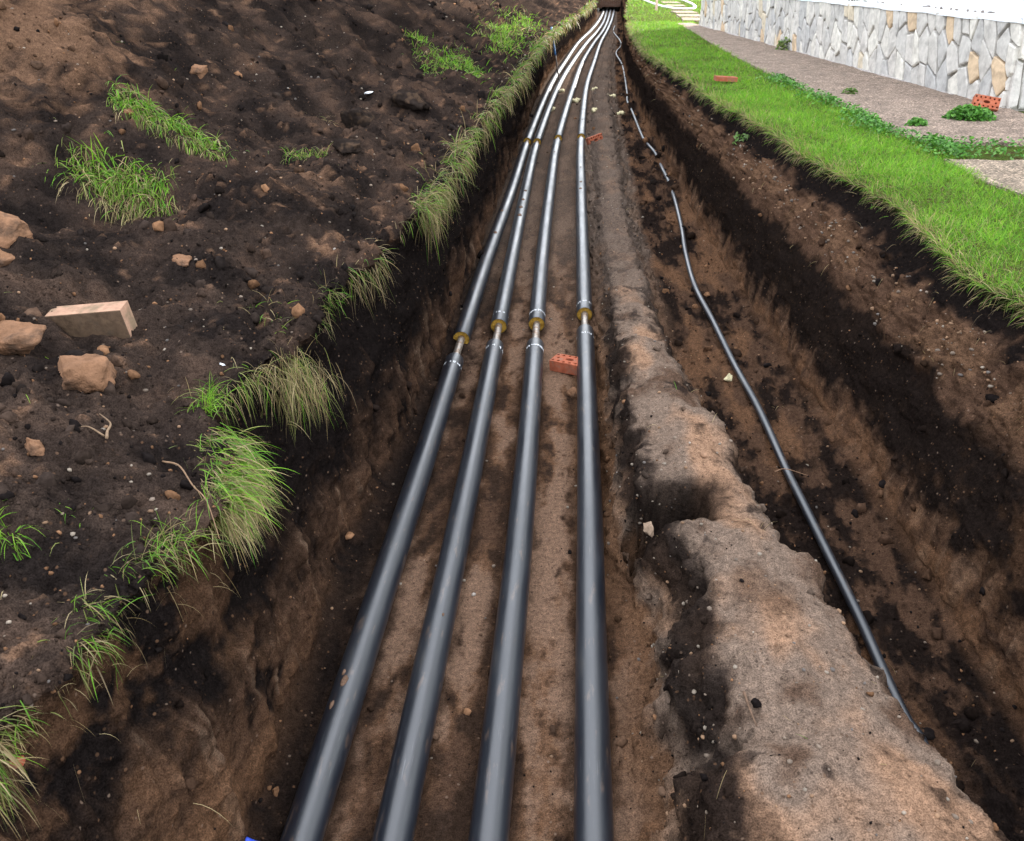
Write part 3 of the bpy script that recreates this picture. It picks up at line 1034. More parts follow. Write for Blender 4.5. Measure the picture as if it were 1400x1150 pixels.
# ------------------------------------------------------------------ four insulated pipes
def pe_mat(name, rough=0.34):
    m, nt, b = new_mat(name)
    co = objco(nt)
    mp = N(nt, 'ShaderNodeMapping')
    mp.inputs['Scale'].default_value = (1, 0.22, 1)
    nt.links.new(co, mp.inputs['Vector'])
    n1 = noise(nt, 9, 5, 0.65, mp.outputs[0])
    n2 = noise(nt, 120, 3, 0.6, co)
    n3 = noise(nt, 30, 4, 0.6, mp.outputs[0])
    c = ramp(nt, n1.outputs['Fac'], [(0.35, (0.004, 0.0065, 0.012)), (0.64, (0.007, 0.010, 0.016)), (0.80, (0.032, 0.029, 0.026))])
    # splashes of mud
    mud = ramp(nt, n3.outputs['Fac'], [(0.60, (0, 0, 0)), (0.70, (1, 1, 1))])
    m2 = nt.nodes.new('ShaderNodeMath')
    m2.operation = 'MULTIPLY'
    m2.inputs[1].default_value = 0.55
    nt.links.new(mud.outputs[0], m2.inputs[0])
    c2 = mixc(nt, m2.outputs[0], c.outputs[0], (0.10, 0.065, 0.045))
    # long fine scratches and scuffs
    mp2 = N(nt, 'ShaderNodeMapping')
    mp2.inputs['Scale'].default_value = (1, 0.03, 1)
    nt.links.new(co, mp2.inputs['Vector'])
    n4 = noise(nt, 260, 2, 0.5, mp2.outputs[0])
    n5 = noise(nt, 3.0, 3, 0.6, co)
    sc_ = ramp(nt, n4.outputs['Fac'], [(0.64, (0, 0, 0)), (0.72, (1, 1, 1))])
    sg_ = ramp(nt, n5.outputs['Fac'], [(0.45, (0, 0, 0)), (0.7, (0.6, 0.6, 0.6))])
    ms_ = nt.nodes.new('ShaderNodeMath')
    ms_.operation = 'MULTIPLY'
    nt.links.new(sc_.outputs[0], ms_.inputs[0])
    nt.links.new(sg_.outputs[0], ms_.inputs[1])
    c2 = mixc(nt, ms_.outputs[0], c2, (0.12, 0.12, 0.125))
    nt.links.new(c2, b.inputs['Base Color'])
    r = ramp(nt, n1.outputs['Fac'], [(0.3, (rough - 0.05,) * 3), (0.7, (rough + 0.14,) * 3)])
    nt.links.new(r.outputs[0], b.inputs['Roughness'])
    b.inputs['Specular IOR Level'].default_value = 1.0
    bump(nt, b, n2.outputs['Fac'], 0.12, 0.002)
    return m


M['pe'] = pe_mat('black_polyethylene')
M['steel'] = plain_mat('bare_steel', (0.34, 0.30, 0.26), 0.45, 0.5, 40, 0.35, 90, 0.002, 0.8, (0.20, 0.11, 0.06), 25)
M['foam'] = plain_mat('yellow_insulation_foam', (0.34, 0.20, 0.035), 0.9, 0.1, 60, 0.35, 120, 0.004, 0, (0.24, 0.13, 0.02), 20)
M['foam_pale'] = plain_mat('pale_foam', (0.62, 0.55, 0.34), 0.9, 0.1, 30, 0.25, 80, 0.01)
M['paint'] = plain_mat('white_marking', (0.62, 0.64, 0.66), 0.6, 0.3, 50, 0.25, None)
M['mud'] = plain_mat('dried_mud', (0.13, 0.08, 0.055), 0.95, 0.1, 60, 0.4, 90, 0.006)
PR = 0.072
PZ = FLOOR + PR + 0.004
PIPES = [
    dict(xy=[(-0.88, -6), (-0.88, 1.9), (-0.88, 4.4), (-0.88, 8.1), (-0.845, 11.8), (-0.82, 15.8), (-0.67, 23.1), (-0.38, 29.5), (0.02, 37.1), (0.62, 44.6), (1.13, 52.5), (1.60, 62), (1.9, 70)],
         gaps=[(6.02, 6.44), (15.0, 15.4), (29.9, 30.0), (38.2, 38.3)], lab='first of four black insulated pipes, running beside the wall below the heap'),
    dict(xy=[(-0.56, -6), (-0.56, 1.9), (-0.57, 4.4), (-0.61, 8.1), (-0.65, 11.8), (-0.645, 15.8), (-0.46, 23.1), (-0.13, 29.5), (0.36, 37.1), (0.95, 44.6), (1.43, 52.5), (1.84, 62), (2.15, 70)],
         gaps=[(6.32, 6.74), (15.0, 15.4), (27.9, 28.0), (38.9, 39.0)], lab='second black insulated pipe from the wall below the heap'),
    dict(xy=[(-0.22, -6), (-0.22, 1.9), (-0.23, 4.4), (-0.29, 8.1), (-0.31, 11.8), (-0.29, 15.8), (-0.07, 23.1), (0.18, 29.5), (0.65, 37.1), (1.2, 44.6), (1.65, 52.5), (2.08, 62), (2.4, 70)],
         gaps=[(6.37, 6.82), (15.45, 15.85), (28.6, 28.7), (41.0, 41.1)], lab='third black insulated pipe from the wall below the heap'),
    dict(xy=[(0.155, -6), (0.155, 1.9), (0.16, 4.4), (0.14, 8.1), (0.12, 11.8), (0.125, 15.8), (0.27, 23.1), (0.56, 29.5), (0.92, 37.1), (1.4, 44.6), (1.86, 52.5), (2.32, 62), (2.65, 70)],
         gaps=[(6.70, 7.10), (15.65, 16.03), (18.95, 18.98), (30.0, 30.1)], lab='fourth black insulated pipe, running beside the pale soil ridge'),
]


def ring_face(p, tdir, r0, r1, seg=28, bulge=0.0):
    """annulus at p facing tdir"""
    t = Vector(tdir).normalized()
    a = t.cross(Vector((0, 0, 1))).normalized()
    b = a.cross(t)
    V, F = [], []
    for j, rr in enumerate(np.linspace(r0, r1, 5)):
        for i in range(seg):
            an = i * 2 * math.pi / seg
            q = Vector(p) + (a * math.cos(an) + b * math.sin(an)) * float(rr) + t * (bulge * random.uniform(-1, 1) if 0 < j < 4 else 0)
            V.append(q)
    for j in range(4):
        for i in range(seg):
            k = (i + 1) % seg
            F.append((j * seg + i, j * seg + k, (j + 1) * seg + k, (j + 1) * seg + i))
    return V, F


def pipe_frame(path3, y):
    i = int(np.searchsorted(path3[:, 1], y))
    i = min(max(i, 1), len(path3) - 1)
    t = (y - path3[i - 1, 1]) / (path3[i, 1] - path3[i - 1, 1])
    return path3[i - 1] + t * (path3[i] - path3[i - 1]), (path3[i] - path3[i - 1])


for pi, pd in enumerate(PIPES):
    xy = np.array(pd['xy'])
    ctrl = np.column_stack([xy[:, 0], xy[:, 1], np.full(len(xy), PZ) + 0.012 * np.sin(xy[:, 1] * 0.9 + pi)])
    ctrl[0, 2] = PZ
    path3 = catmull(ctrl, 14)
    root = empty('insulated_pipe', (float(xy[1, 0]), 1.9, FLOOR))
    tag(root, pd['lab'], 'pipe', 'four insulated pipes in the trench')
    off = np.array([xy[1, 0], 1.9, FLOOR])
    V, F = tube(path3 - off, 0.0305, 18)
    mk('steel_pipe', V, F, M['steel'], True, None, root)
    cuts = [-6.0] + [v for g in pd['gaps'] for v in g] + [66.3]
    for k in range(0, len(cuts), 2):
        ya, yb = cuts[k], cuts[k + 1]
        pa, ta = pipe_frame(path3, ya)
        pb, tb = pipe_frame(path3, yb)
        mid = path3[(path3[:, 1] > ya + 0.05) & (path3[:, 1] < yb - 0.05)]
        sg = np.vstack([pa, pa + ta / np.linalg.norm(ta) * 0.012, mid, pb - tb / np.linalg.norm(tb) * 0.012, pb]) - off
        rr = np.full(len(sg), PR)
        rr[0] = rr[-1] = PR - 0.003
        V, F = tube(sg, rr, 40, cap=False)
        mk('casing', V, F, M['pe'], True, None, root)
        for (pp, tt, s_) in ((pa, ta, -1), (pb, tb, 1)):
            V, F = ring_face(pp - off - tt / np.linalg.norm(tt) * 0.016 * s_, tt * s_, 0.029, PR - 0.003, 28, 0.004)
            mk('foam_end', V, np.array(F)[:, ::-1] if s_ < 0 else F, M['foam'], True, None, root)
    # inspection markings: rows of white strokes around the casing next to the first joint
    for (y0, sgn, cov) in ((pd['gaps'][0][0], -1, [0.75, 0.7, 0.95, 0.6][pi]), (pd['gaps'][0][1], 1, [0.0, 0.25, 0.95, 0.5][pi])):
        if cov == 0:
            continue
        p, tt = pipe_frame(path3, y0 + sgn * ([0.17, 0.13, 0.15, 0.19][pi] if sgn < 0 else 0.17))
        t = Vector(tt).normalized()
        a = t.cross(Vector((0, 0, 1))).normalized()
        b = a.cross(t)
        bm = bmesh.new()
        an = R(-5)
        while an < R(185):
            wv = R(random.uniform(3, 9))
            if random.random() < cov:
                l0, l1 = -random.uniform(0.004, 0.02), random.uniform(0.004, 0.02)
                rows = []
                for s_ in range(3):
                    aa = an + wv * s_ / 2
                    d = a * math.cos(aa) + b * math.sin(aa)
                    rows.append((bm.verts.new(Vector(p - off) + d * (PR + 0.0012) + t * (l0 + random.uniform(-0.004, 0.004))), bm.verts.new(Vector(p - off) + d * (PR + 0.0012) + t * (l1 + random.uniform(-0.004, 0.004)))))
                for s_ in range(2):
                    bm.faces.new((rows[s_][0], rows[s_ + 1][0], rows[s_ + 1][1], rows[s_][1]))
            an += wv + R(random.uniform(0.3, 2.5))
        bmesh.ops.recalc_face_normals(bm, faces=bm.faces)
        bm_obj('white_marking', bm, M['paint'], root)
    # mud lumps stuck on the casing
    spots = [[(2.55, 100, 0.022), (2.42, 118, 0.016), (2.6, 112, 0.012), (9.4, 80, 0.03), (10.4, 95, 0.03)], [(11.0, 85, 0.035), (10.6, 92, 0.04), (11.5, 80, 0.03), (10.2, 88, 0.04), (3.0, 70, 0.008)], [(14.2, 90, 0.02)], [(12.0, 95, 0.028), (11.6, 100, 0.03), (13.0, 92, 0.02), (17.6, 95, 0.02)]][pi]
    for (y0, deg, s_) in spots:
        p, tt = pipe_frame(path3, y0)
        t = Vector(tt).normalized()
        a = t.cross(Vector((0, 0, 1))).normalized()
        b = a.cross(t)
        bm = bmesh.new()
        bmesh.ops.create_icosphere(bm, subdivisions=2, radius=1)
        d = a * math.cos(R(deg)) + b * math.sin(R(deg))
        sd = d.cross(t)
        for v in bm.verts:
            c = v.co * (1 + 0.5 * float(gn(np.array(v.co) * 1.7 + y0 * 3, 5)))
            v.co = Vector(p - off) + d * (PR + c.z * 0.006) + t * (c.y * s_ * 1.5) + sd * (c.x * s_ * 0.7) - d * (c.x * s_ * 0.7) ** 2 / (2 * PR)
        bm_obj('mud_splash', bm, M['mud'], root, True)

# ------------------------------------------------------------------ thin conduit
CON = [(1.56, -2), (1.55, 1.5), (1.53, 2.48), (1.50, 2.67), (1.485, 2.93), (1.475, 3.3), (1.45, 3.83), (1.43, 4.25), (1.41, 4.66), (1.39, 5.46), (1.34, 6.22), (1.30, 7.16), (1.25, 8.14), (1.28, 9.24), (1.345, 10.29), (1.40, 11.7), (1.415, 12.8), (1.40, 13.58), (1.385, 14.87), (1.33, 15.53), (1.27, 16.4), (1.25, 19.3), (1.22, 21.1), (1.3, 23), (1.46, 29.2), (1.42, 33.5), (1.75, 37), (1.8, 40), (1.72, 45), (1.95, 49.5)]
cp = []
for x, y in CON:
    zz = zat('conduit_ditch', x, y) if 0.5 < y else -1.2
    base = np.interp(y, [0, 2.3, 3.2, 5, 8, 12, 75], [-1.27, -1.25, -1.215, -1.2, -1.205, -1.2, -1.17])
    cp.append((x, y, min(max(base, zz + 0.015), base + 0.05) if y < 11.5 else base))
cpath = catmull(cp, 10)
V, F = tube(cpath - np.array([1.5, 2.5, -1.2]), 0.026, 16)
cond = mk('conduit', V, F, pe_mat('black_conduit', 0.4), True)
cond.location = (1.5, 2.5, -1.2)
tag(cond, 'thin black plastic conduit snaking along the ditch beside the ridge', 'conduit')

# ------------------------------------------------------------------ bricks
def brick_geo(holes, l=0.25, w=0.12, h=0.088):
    """perforated brick: holes is a list of (x, y, rx, ry), through holes sunk from the top"""
    bm = bmesh.new()
    b = 0.003
    outer = [bm.verts.new((x, y, h)) for x, y in ((-l / 2 + b, -w / 2 + b), (l / 2 - b, -w / 2 + b), (l / 2 - b, w / 2 - b), (-l / 2 + b, w / 2 - b))]
    edges = [bm.edges.new((outer[i], outer[(i + 1) % 4])) for i in range(4)]
    loops = []
    for hx, hy, rx, ry in holes:
        n_ = 10
        vs = [bm.verts.new((hx + rx * math.cos(i * 2 * math.pi / n_), hy + ry * math.sin(i * 2 * math.pi / n_), h)) for i in range(n_)]
        loops.append(vs)
        edges += [bm.edges.new((vs[i], vs[(i + 1) % n_])) for i in range(n_)]
    bmesh.ops.triangle_fill(bm, edges=edges, use_beauty=True, use_dissolve=False)
    for vs in loops:
        n_ = len(vs)
        lo = [bm.verts.new((v.co.x, v.co.y, 0.012)) for v in vs]
        for i in range(n_):
            bm.faces.new((vs[i], vs[(i + 1) % n_], lo[(i + 1) % n_], lo[i]))
        bm.faces.new(lo)
    mid = [bm.verts.new((x, y, h - b)) for x, y in ((-l / 2, -w / 2), (l / 2, -w / 2), (l / 2, w / 2), (-l / 2, w / 2))]
    bot = [bm.verts.new((x, y, 0)) for x, y in ((-l / 2, -w / 2), (l / 2, -w / 2), (l / 2, w / 2), (-l / 2, w / 2))]
    for i in range(4):
        k = (i + 1) % 4
        bm.faces.new((outer[i], outer[k], mid[k], mid[i]))
        bm.faces.new((mid[i], mid[k], bot[k], bot[i]))
    bm.faces.new(bot[::-1])
    bmesh.ops.recalc_face_normals(bm, faces=bm.faces)
    return bm


HOLES = [(x, y, 0.0095, 0.0095) for x in (-0.098, -0.059, 0.059, 0.098) for y in (-0.036, 0.036)] + [(x, 0, 0.0095, 0.0095) for x in (-0.078, 0.078)] + [(0, 0, 0.03, 0.014), (-0.02, 0.04, 0.009, 0.009), (0.02, 0.04, 0.009, 0.009), (-0.02, -0.04, 0.009, 0.009), (0.02, -0.04, 0.009, 0.009)]
M['brick'] = plain_mat('red_brick', (0.33, 0.095, 0.05), 0.9, 0.15, 25, 0.25, 90, 0.006, 0, (0.25, 0.12, 0.08), 14)


def put_brick(loc, eul, label, holes=HOLES, mat=None, size=(0.25, 0.12, 0.088)):
    o = bm_obj('brick', brick_geo(holes, *size), mat or M['brick'])
    o.location = loc
    o.rotation_euler = eul
    tag(o, label, 'brick', 'loose bricks')
    return o


BH = [(x * 1.3, y * 1.3, rx * 1.3, ry * 1.3) for x, y, rx, ry in HOLES]
BS = (0.29, 0.14, 0.09)
put_brick((0.03, 6.05, FLOOR + 0.01), (R(4), R(-3), R(-28)), 'perforated red brick lying between the third and fourth pipe', BH, size=BS)
put_brick((0.34, 15.5, zat('soil_ridge', 0.34, 15.5) + 0.06), (R(78), R(-14), R(30)), 'red brick propped against the far stretch of the fourth pipe', BH, size=BS)
put_brick((2.27, 13.95, 0.06), (0, R(3), R(8)), 'broken red brick lying flat on the lawn', holes=[(x, 0, 0.02, 0.02) for x in (-0.06, 0, 0.06)], size=(0.33, 0.15, 0.065))
put_brick((4.93, 11.14, 0.12), (R(58), R(8), R(-14)), 'perforated red brick leaning at the corner of the stone plinth', BH, size=(0.29, 0.15, 0.10))
pm = plain_mat('weathered_pale_brick', (0.36, 0.215, 0.145), 0.9, 0.15, 30, 0.2, 80, 0.008, 0, (0.20, 0.14, 0.09), 9)
zb = zat('spoil_heap', -2.12, 3.45)
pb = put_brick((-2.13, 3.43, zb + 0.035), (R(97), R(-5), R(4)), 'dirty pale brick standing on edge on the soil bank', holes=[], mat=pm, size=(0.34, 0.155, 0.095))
pb.data.materials.append(plain_mat('shaded_soiled_brick', (0.10, 0.065, 0.042), 0.95, 0.1, 22, 0.35, 70, 0.008, 0, (0.07, 0.05, 0.035), 10))  # front face darker: shade and soil both put into its colour
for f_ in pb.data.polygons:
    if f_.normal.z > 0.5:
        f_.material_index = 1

# ------------------------------------------------------------------ clay lumps and rocks
def rock_geo(seed, size, flat=0.75, sub=4, nz=0.30, cuts=14):
    r_ = np.random.default_rng(seed)
    bm = bmesh.new()
    bmesh.ops.create_icosphere(bm, subdivisions=sub, radius=1)
    V = np.array([v.co for v in bm.verts])
    for _ in range(cuts):
        d = r_.normal(size=3)
        d /= np.linalg.norm(d)
        c = r_.uniform(0.42, 0.8)
        q = V @ d
        V = V - np.maximum(q - c, 0)[:, None] * d * 0.93
    V *= (1 + nz * fbm(V * 1.7, 4, seed, gain=0.6) + 0.05 * gn(V * 12, seed))[:, None]
    V *= np.array([1, r_.uniform(0.7, 0.95), flat]) * size
    for v, c in zip(bm.verts, V):
        v.co = c
    return bm


M['clay'] = plain_mat('dry_clay_lump', (0.21, 0.112, 0.064), 0.95, 0.08, 10, 0.4, 30, 0.05, 0, (0.09, 0.055, 0.037), 7)
M['clay_dark'] = plain_mat('black_sod_lump', (0.022, 0.0165, 0.014), 1.0, 0.0, 14, 0.35, 35, 0.03, 0, (0.07, 0.045, 0.03), 9)
M['stonegrey'] = plain_mat('grey_stone', (0.42, 0.41, 0.40), 0.8, 0.2, 20, 0.2, 60, 0.004)


def lump(x, y, size, seed, label, mat='clay', sec='spoil_heap', flat=0.75, sink=0.42, cat='clay lump', name='clay_lump', rz=0.0, group=None):
    p, n_ = surf(sec, x, y)
    o = bm_obj(name, rock_geo(seed, size, flat), M[mat], None, True)
    o.location = (float(p[0]), float(p[1]), float(p[2]) + size * flat * (1 - 2 * sink) * 0.9)
    o.rotation_euler = (0, 0, rz)
    tag(o, label, cat, group)
    return o


lump(-1.95, 2.93, 0.165, 3, 'large angular brown clay lump below the pale brick', flat=0.7, rz=2.2)
lump(-2.30, 3.08, 0.17, 5, 'broad flat brown clay lump beside the pale brick', flat=0.55, rz=0.4)
lump(-2.40, 2.88, 0.10, 8, 'rounded brown clay lump next to the broad flat lump')
lump(-2.75, 3.85, 0.19, 11, 'brown clay lump behind the pale brick on the bank', flat=0.9)
lump(-2.66, 3.66, 0.08, 12, 'fist sized brown clay lump between larger lumps on the bank')
lump(-1.98, 4.06, 0.055, 14, 'small tan clay lump on dark soil behind the pale brick')
lump(-1.77, 2.33, 0.045, 15, 'small round tan clay lump near a bare twig', sink=0.25)
lump(-1.77, 9.44, 0.30, 16, 'big black sod lump beside the grassy trench edge', 'clay_dark', flat=0.55, cat='sod lump', name='sod_lump')
lump(-2.12, 8.62, 0.26, 17, 'low black sod lump at the foot of the heap', 'clay_dark', flat=0.5, cat='sod lump', name='sod_lump')
lump(-1.78, 6.77, 0.14, 18, 'small black sod lump on brown crumbly soil', 'clay_dark', flat=0.6, cat='sod lump', name='sod_lump')
lump(-3.39, 7.95, 0.13, 19, 'brown lump half buried in the heap slope', flat=0.6)
lump(1.26, 6.05, 0.045, 21, 'yellowish stone lying beside the thin conduit', 'foam_pale', 'conduit_ditch', 0.9, 0.25, 'stone', 'stone')
lump(0.06, 5.62, 0.05, 22, 'brownish stone under the fourth pipe beside the red brick', 'clay', 'trench_floor', 1.1, 0.2, 'stone', 'stone')
lump(-1.33, 1.35, 0.03, 23, 'chip of red brick among grass at the trench edge', 'brick', 'trench_wall_left', 0.6, 0.3, 'brick chip', 'brick_chip')
lump(-1.5, 3.25, 0.022, 25, 'small white stone on the soil bank', 'paint', 'spoil_heap', 0.6, 0.3, 'stone', 'stone')

# scraps of sprayed foam around the pipes
for k, (x, y, s_, rz, lb) in enumerate(((-0.40, 22.6, 0.13, 0.3, 'pale foam scrap between the first and second pipe'), (-0.46, 19.6, 0.07, 1.5, 'thin pale foam scrap beside the second pipe'), (0.06, 21.0, 0.11, 1.0, 'curled pale foam scrap beside the third pipe'), (0.45, 22.9, 0.10, 0.0, 'pale foam scrap beside the fourth pipe'), (0.42, 18.6, 0.05, 0.9, 'small pale foam scrap in front of the fourth pipe'), (0.98, 19.3, 0.11, 0.5, 'pale foam scrap lying in the ditch'), (0.86, 21.9, 0.12, 0.1, 'upper pale foam scrap in the ditch'))):
    bm = bmesh.new()
    s_ *= 0.7
    pth = [(s_ * math.cos(a) * 1.1, s_ * math.sin(a) * 1.6, 0.03 + 0.02 * math.sin(3 * a)) for a in np.linspace(0, 3.6 if k % 2 == 0 else 2.0, 12)]
    V, F = tube(np.array(pth), np.array([0.012 + 0.02 * abs(math.sin(i * 1.3 + k)) + 0.012 for i in range(12)]), 8)
    bm.free()
    o = mk('foam_scrap', V, F, M['foam_pale'])
    sec = 'trench_floor' if x < 0.1 else ('soil_ridge' if x < 0.8 else 'conduit_ditch')
    o.location = (x, y, zat(sec, x, y) + 0.0)
    o.rotation_euler = (0, 0, rz)
    tag(o, lb, 'foam scrap', 'foam scraps around the pipes')

# ------------------------------------------------------------------ odds and ends
# blue topped steel stake leaning on the trench wall
root = empty('marker_stake', (-0.45, 24.6, FLOOR))
tag(root, 'thin stake with a blue painted top leaning between pipes', 'stake')
st_path = np.array([(0.0, 0.0, 0.0), (-0.27, 0.55, 1.36)])
V, F = tube(np.linspace(st_path[0], st_path[0] + 0.5 * (st_path[1] - st_path[0]), 6), 0.022, 10)
mk('rod', V, F, plain_mat('rusty_rod', (0.06, 0.045, 0.04), 0.8, 0.3), True, None, root)
V, F = tube(np.linspace(st_path[0] + 0.5 * (st_path[1] - st_path[0]), st_path[1], 6), 0.027, 10)
mk('blue_top', V, F, plain_mat('blue_paint', (0.04, 0.13, 0.30), 0.5, 0.4), True, None, root)
# blue plastic packet at the foot of the wall
bm = bmesh.new()
bmesh.ops.create_grid(bm, x_segments=14, y_segments=10, size=0.5)
for v in bm.verts:
    x, y = v.co.x * 0.16, v.co.y * 0.11
    v.co = Vector((x, y, 0.008 * math.sin(x * 40) + 0.006 * math.sin(y * 55 + 1)))
ret = bmesh.ops.extrude_face_region(bm, geom=bm.faces[:])
for v in [q for q in ret['geom'] if isinstance(q, bmesh.types.BMVert)]:
    v.co.z += 0.02
bmesh.ops.recalc_face_normals(bm, faces=bm.faces)
root = empty('plastic_packet', (-1.01, 1.77, FLOOR + 0.10), R(-14))
tag(root, 'bright blue plastic packet beside the first pipe', 'packet')
bm_obj('packet_body', bm, plain_mat('blue_plastic', (0.01, 0.06, 0.55), 0.4, 0.5, 20, 0.1, None), root, True)
bm = bmesh.new()
bbox(bm, 0.0, 0.04, 0.012, 0.03, 0.026, 0.0335)
bm_obj('white_print', bm, M['paint'], root)
# white hose in a long loop on the sunlit lawn
hp = catmull([(3.3, 62, 0.06), (3.35, 52, 0.06), (3.5, 44, 0.06), (3.8, 40, 0.06), (4.35, 38.6, 0.06), (4.9, 40, 0.06), (5.25, 44, 0.06), (5.4, 52, 0.06), (5.5, 62, 0.06)], 10)
V, F = tube(hp - np.array([4.3, 40, 0]), 0.05, 10)
o = mk('garden_hose', V, F, plain_mat('white_hose', (0.75, 0.74, 0.72), 0.5, 0.4, 10, 0.08, None))
o.location = (4.3, 40, 0)
tag(o, 'white hose laid in a long loop on the sunlit grass', 'hose')
bm = bmesh.new()
bbox(bm, -0.05, 0.05, -0.05, 0.05, 0, 0.9)
bmesh.ops.bevel(bm, geom=bm.edges[:], offset=0.012, segments=1, affect='EDGES')
for v in bm.verts:
    if v.co.z > 0.5:
        v.co.x *= 0.85
        v.co.y *= 0.85
o = bm_obj('marker_post', bm, plain_mat('pinkish_wood', (0.55, 0.40, 0.34), 0.8, 0.2, 12, 0.2))
o.location = (3.12, 38.0, 0)
tag(o, 'short pale wooden post in the sunlit grass', 'post')
# brick headwall of the chamber at the trench end
HY = 66.0
hw = empty('brick_chamber', (2.3, HY, FLOOR))
tag(hw, 'brick headwall with a low dark opening that swallows the pipes', 'headwall')
bm = bmesh.new()
for r_i in range(19):
    z0 = 0.005 + r_i * 0.077
    for c_i in range(-9, 10):
        x0 = c_i * 0.262 + (0.131 if r_i % 2 else 0)
        lim = 0.85 if r_i < 3 else (0.62 if r_i == 3 else 0)
        if lim and x0 + 0.25 > -lim and x0 < lim:
            continue
        bbox(bm, x0, x0 + 0.25, random.uniform(-0.008, 0.008), 0.12, z0, z0 + 0.067)
o = bm_obj('brick_courses', bm, plain_mat('old_brown_brick', (0.10, 0.055, 0.038), 0.95, 0.1, 5, 0.4), hw)
o['kind'] = 'stuff'
bm = bmesh.new()
bbox(bm, -2.6, -0.85, 0.02, 0.6, 0, 1.46)
bbox(bm, 0.85, 2.7, 0.02, 0.6, 0, 1.46)
bbox(bm, -0.849, 0.849, 0.021, 0.6, 0.31, 1.459)
bm_obj('mortar', bm, M['mortar'], hw)
bm = bmesh.new()
bbox(bm, -1.2, 1.2, 3.0, 3.2, -0.2, 1.0)
bbox(bm, -1.2, 1.2, 0.61, 3.0, 0.5, 0.7)
bbox(bm, -1.2, -0.9, 0.61, 3.0, -0.2, 0.5)
bbox(bm, 0.9, 1.2, 0.61, 3.0, -0.2, 0.5)
bm_obj('chamber_shell', bm, M['mortar'], hw)
# broken edge piece of concrete at the hollow in the ridge
bm = rock_geo(31, 0.07, 0.5)
o = bm_obj('concrete_shard', bm, plain_mat('broken_concrete', (0.24, 0.17, 0.12), 0.95, 0.1, 30, 0.3, 60, 0.01), None, True)
o.location = (0.43, 3.42, -0.83)
o.scale = (0.45, 1.0, 1.2)
o.rotation_euler = (R(20), R(30), R(10))
tag(o, 'pale broken shard at the hollow in the soil ridge', 'shard')
# pale litter on the heap
bm = rock_geo(33, 0.06, 0.25)
o = bm_obj('litter_scrap', bm, M['paint'], None, True)
p, _ = surf('spoil_heap', -2.22, 9.52)
o.location = p + np.array([0, 0, 0.03])
tag(o, 'small white litter scrap at the foot of the heap', 'litter')
bm = rock_geo(34, 0.035, 0.35)
o = bm_obj('stone', bm, M['stonegrey'], None, True)
p, _ = surf('spoil_heap', -1.33, 1.12)
o.location = p + np.array([0, 0, 0.015])
tag(o, 'flat grey white stone among the grass at the trench edge', 'stone')
#--GRASS--

# ------------------------------------------------------------------ loose soil: clods and pebbles (uncountable)
def icos(sub):
    bm = bmesh.new()
    bmesh.ops.create_icosphere(bm, subdivisions=sub, radius=1)
    bm.verts.ensure_lookup_table()
    V = np.array([v.co for v in bm.verts])
    F = np.array([[v.index for v in f.verts] for f in bm.faces])
    bm.free()
    return V, F


def rand_rot(n, r_):
    q = r_.normal(size=(n, 4))
    q /= np.linalg.norm(q, axis=1)[:, None]
    w, x, y, z = q.T
    return np.stack([np.stack([1 - 2 * (y * y + z * z), 2 * (x * y - z * w), 2 * (x * z + y * w)], -1), np.stack([2 * (x * y + z * w), 1 - 2 * (x * x + z * z), 2 * (y * z - x * w)], -1), np.stack([2 * (x * z - y * w), 2 * (y * z + x * w), 1 - 2 * (x * x + y * y)], -1)], 1)


def shapes(sub, k, seed, rocky=True, flat=(0.5, 0.9)):
    r_ = np.random.default_rng(seed)
    V, F = icos(sub)
    out = []
    for i in range(k):
        W = V.copy()
        for _ in range(9 if rocky else 2):
            d = r_.normal(size=3)
            d /= np.linalg.norm(d)
            q = W @ d
            W = W - np.maximum(q - r_.uniform(0.45, 0.8), 0)[:, None] * d * 0.9
        W *= (1 + (0.55 if rocky else 0.1) * gn(W * 1.9, seed + i) + (0.3 * gn(W * 4.5, seed + i + 50) if rocky else 0))[:, None]
        W *= np.array([1, r_.uniform(0.65, 1), r_.uniform(*flat)])
        out.append(W)
    return out, F


def pick(weight, n, r_):
    """random terrain points, weight per grid vertex (times area)"""
    du = np.linalg.norm(np.gradient(P, axis=1), axis=-1)
    dv = np.linalg.norm(np.gradient(P, axis=0), axis=-1)
    w = (weight * np.minimum(du, 0.3) * np.minimum(dv, 1.0)).ravel()
    w = np.cumsum(w)
    idx = np.searchsorted(w, r_.random(n) * w[-1])
    idx = np.minimum(idx, w.size - 1)
    rr, cc = np.unravel_index(idx, X.shape)
    jit = r_.uniform(-0.5, 0.5, (n, 2))
    r2 = np.clip(rr + np.sign(jit[:, 0]).astype(int), 0, NRT - 1)
    c2 = np.clip(cc + np.sign(jit[:, 1]).astype(int), 0, X.shape[1] - 1)
    pos = P[rr, cc] + np.abs(jit[:, :1]) * (P[r2, cc] - P[rr, cc]) + np.abs(jit[:, 1:]) * (P[rr, c2] - P[rr, cc])
    return pos, NRM[rr, cc], C[rr, cc], secid[cc]


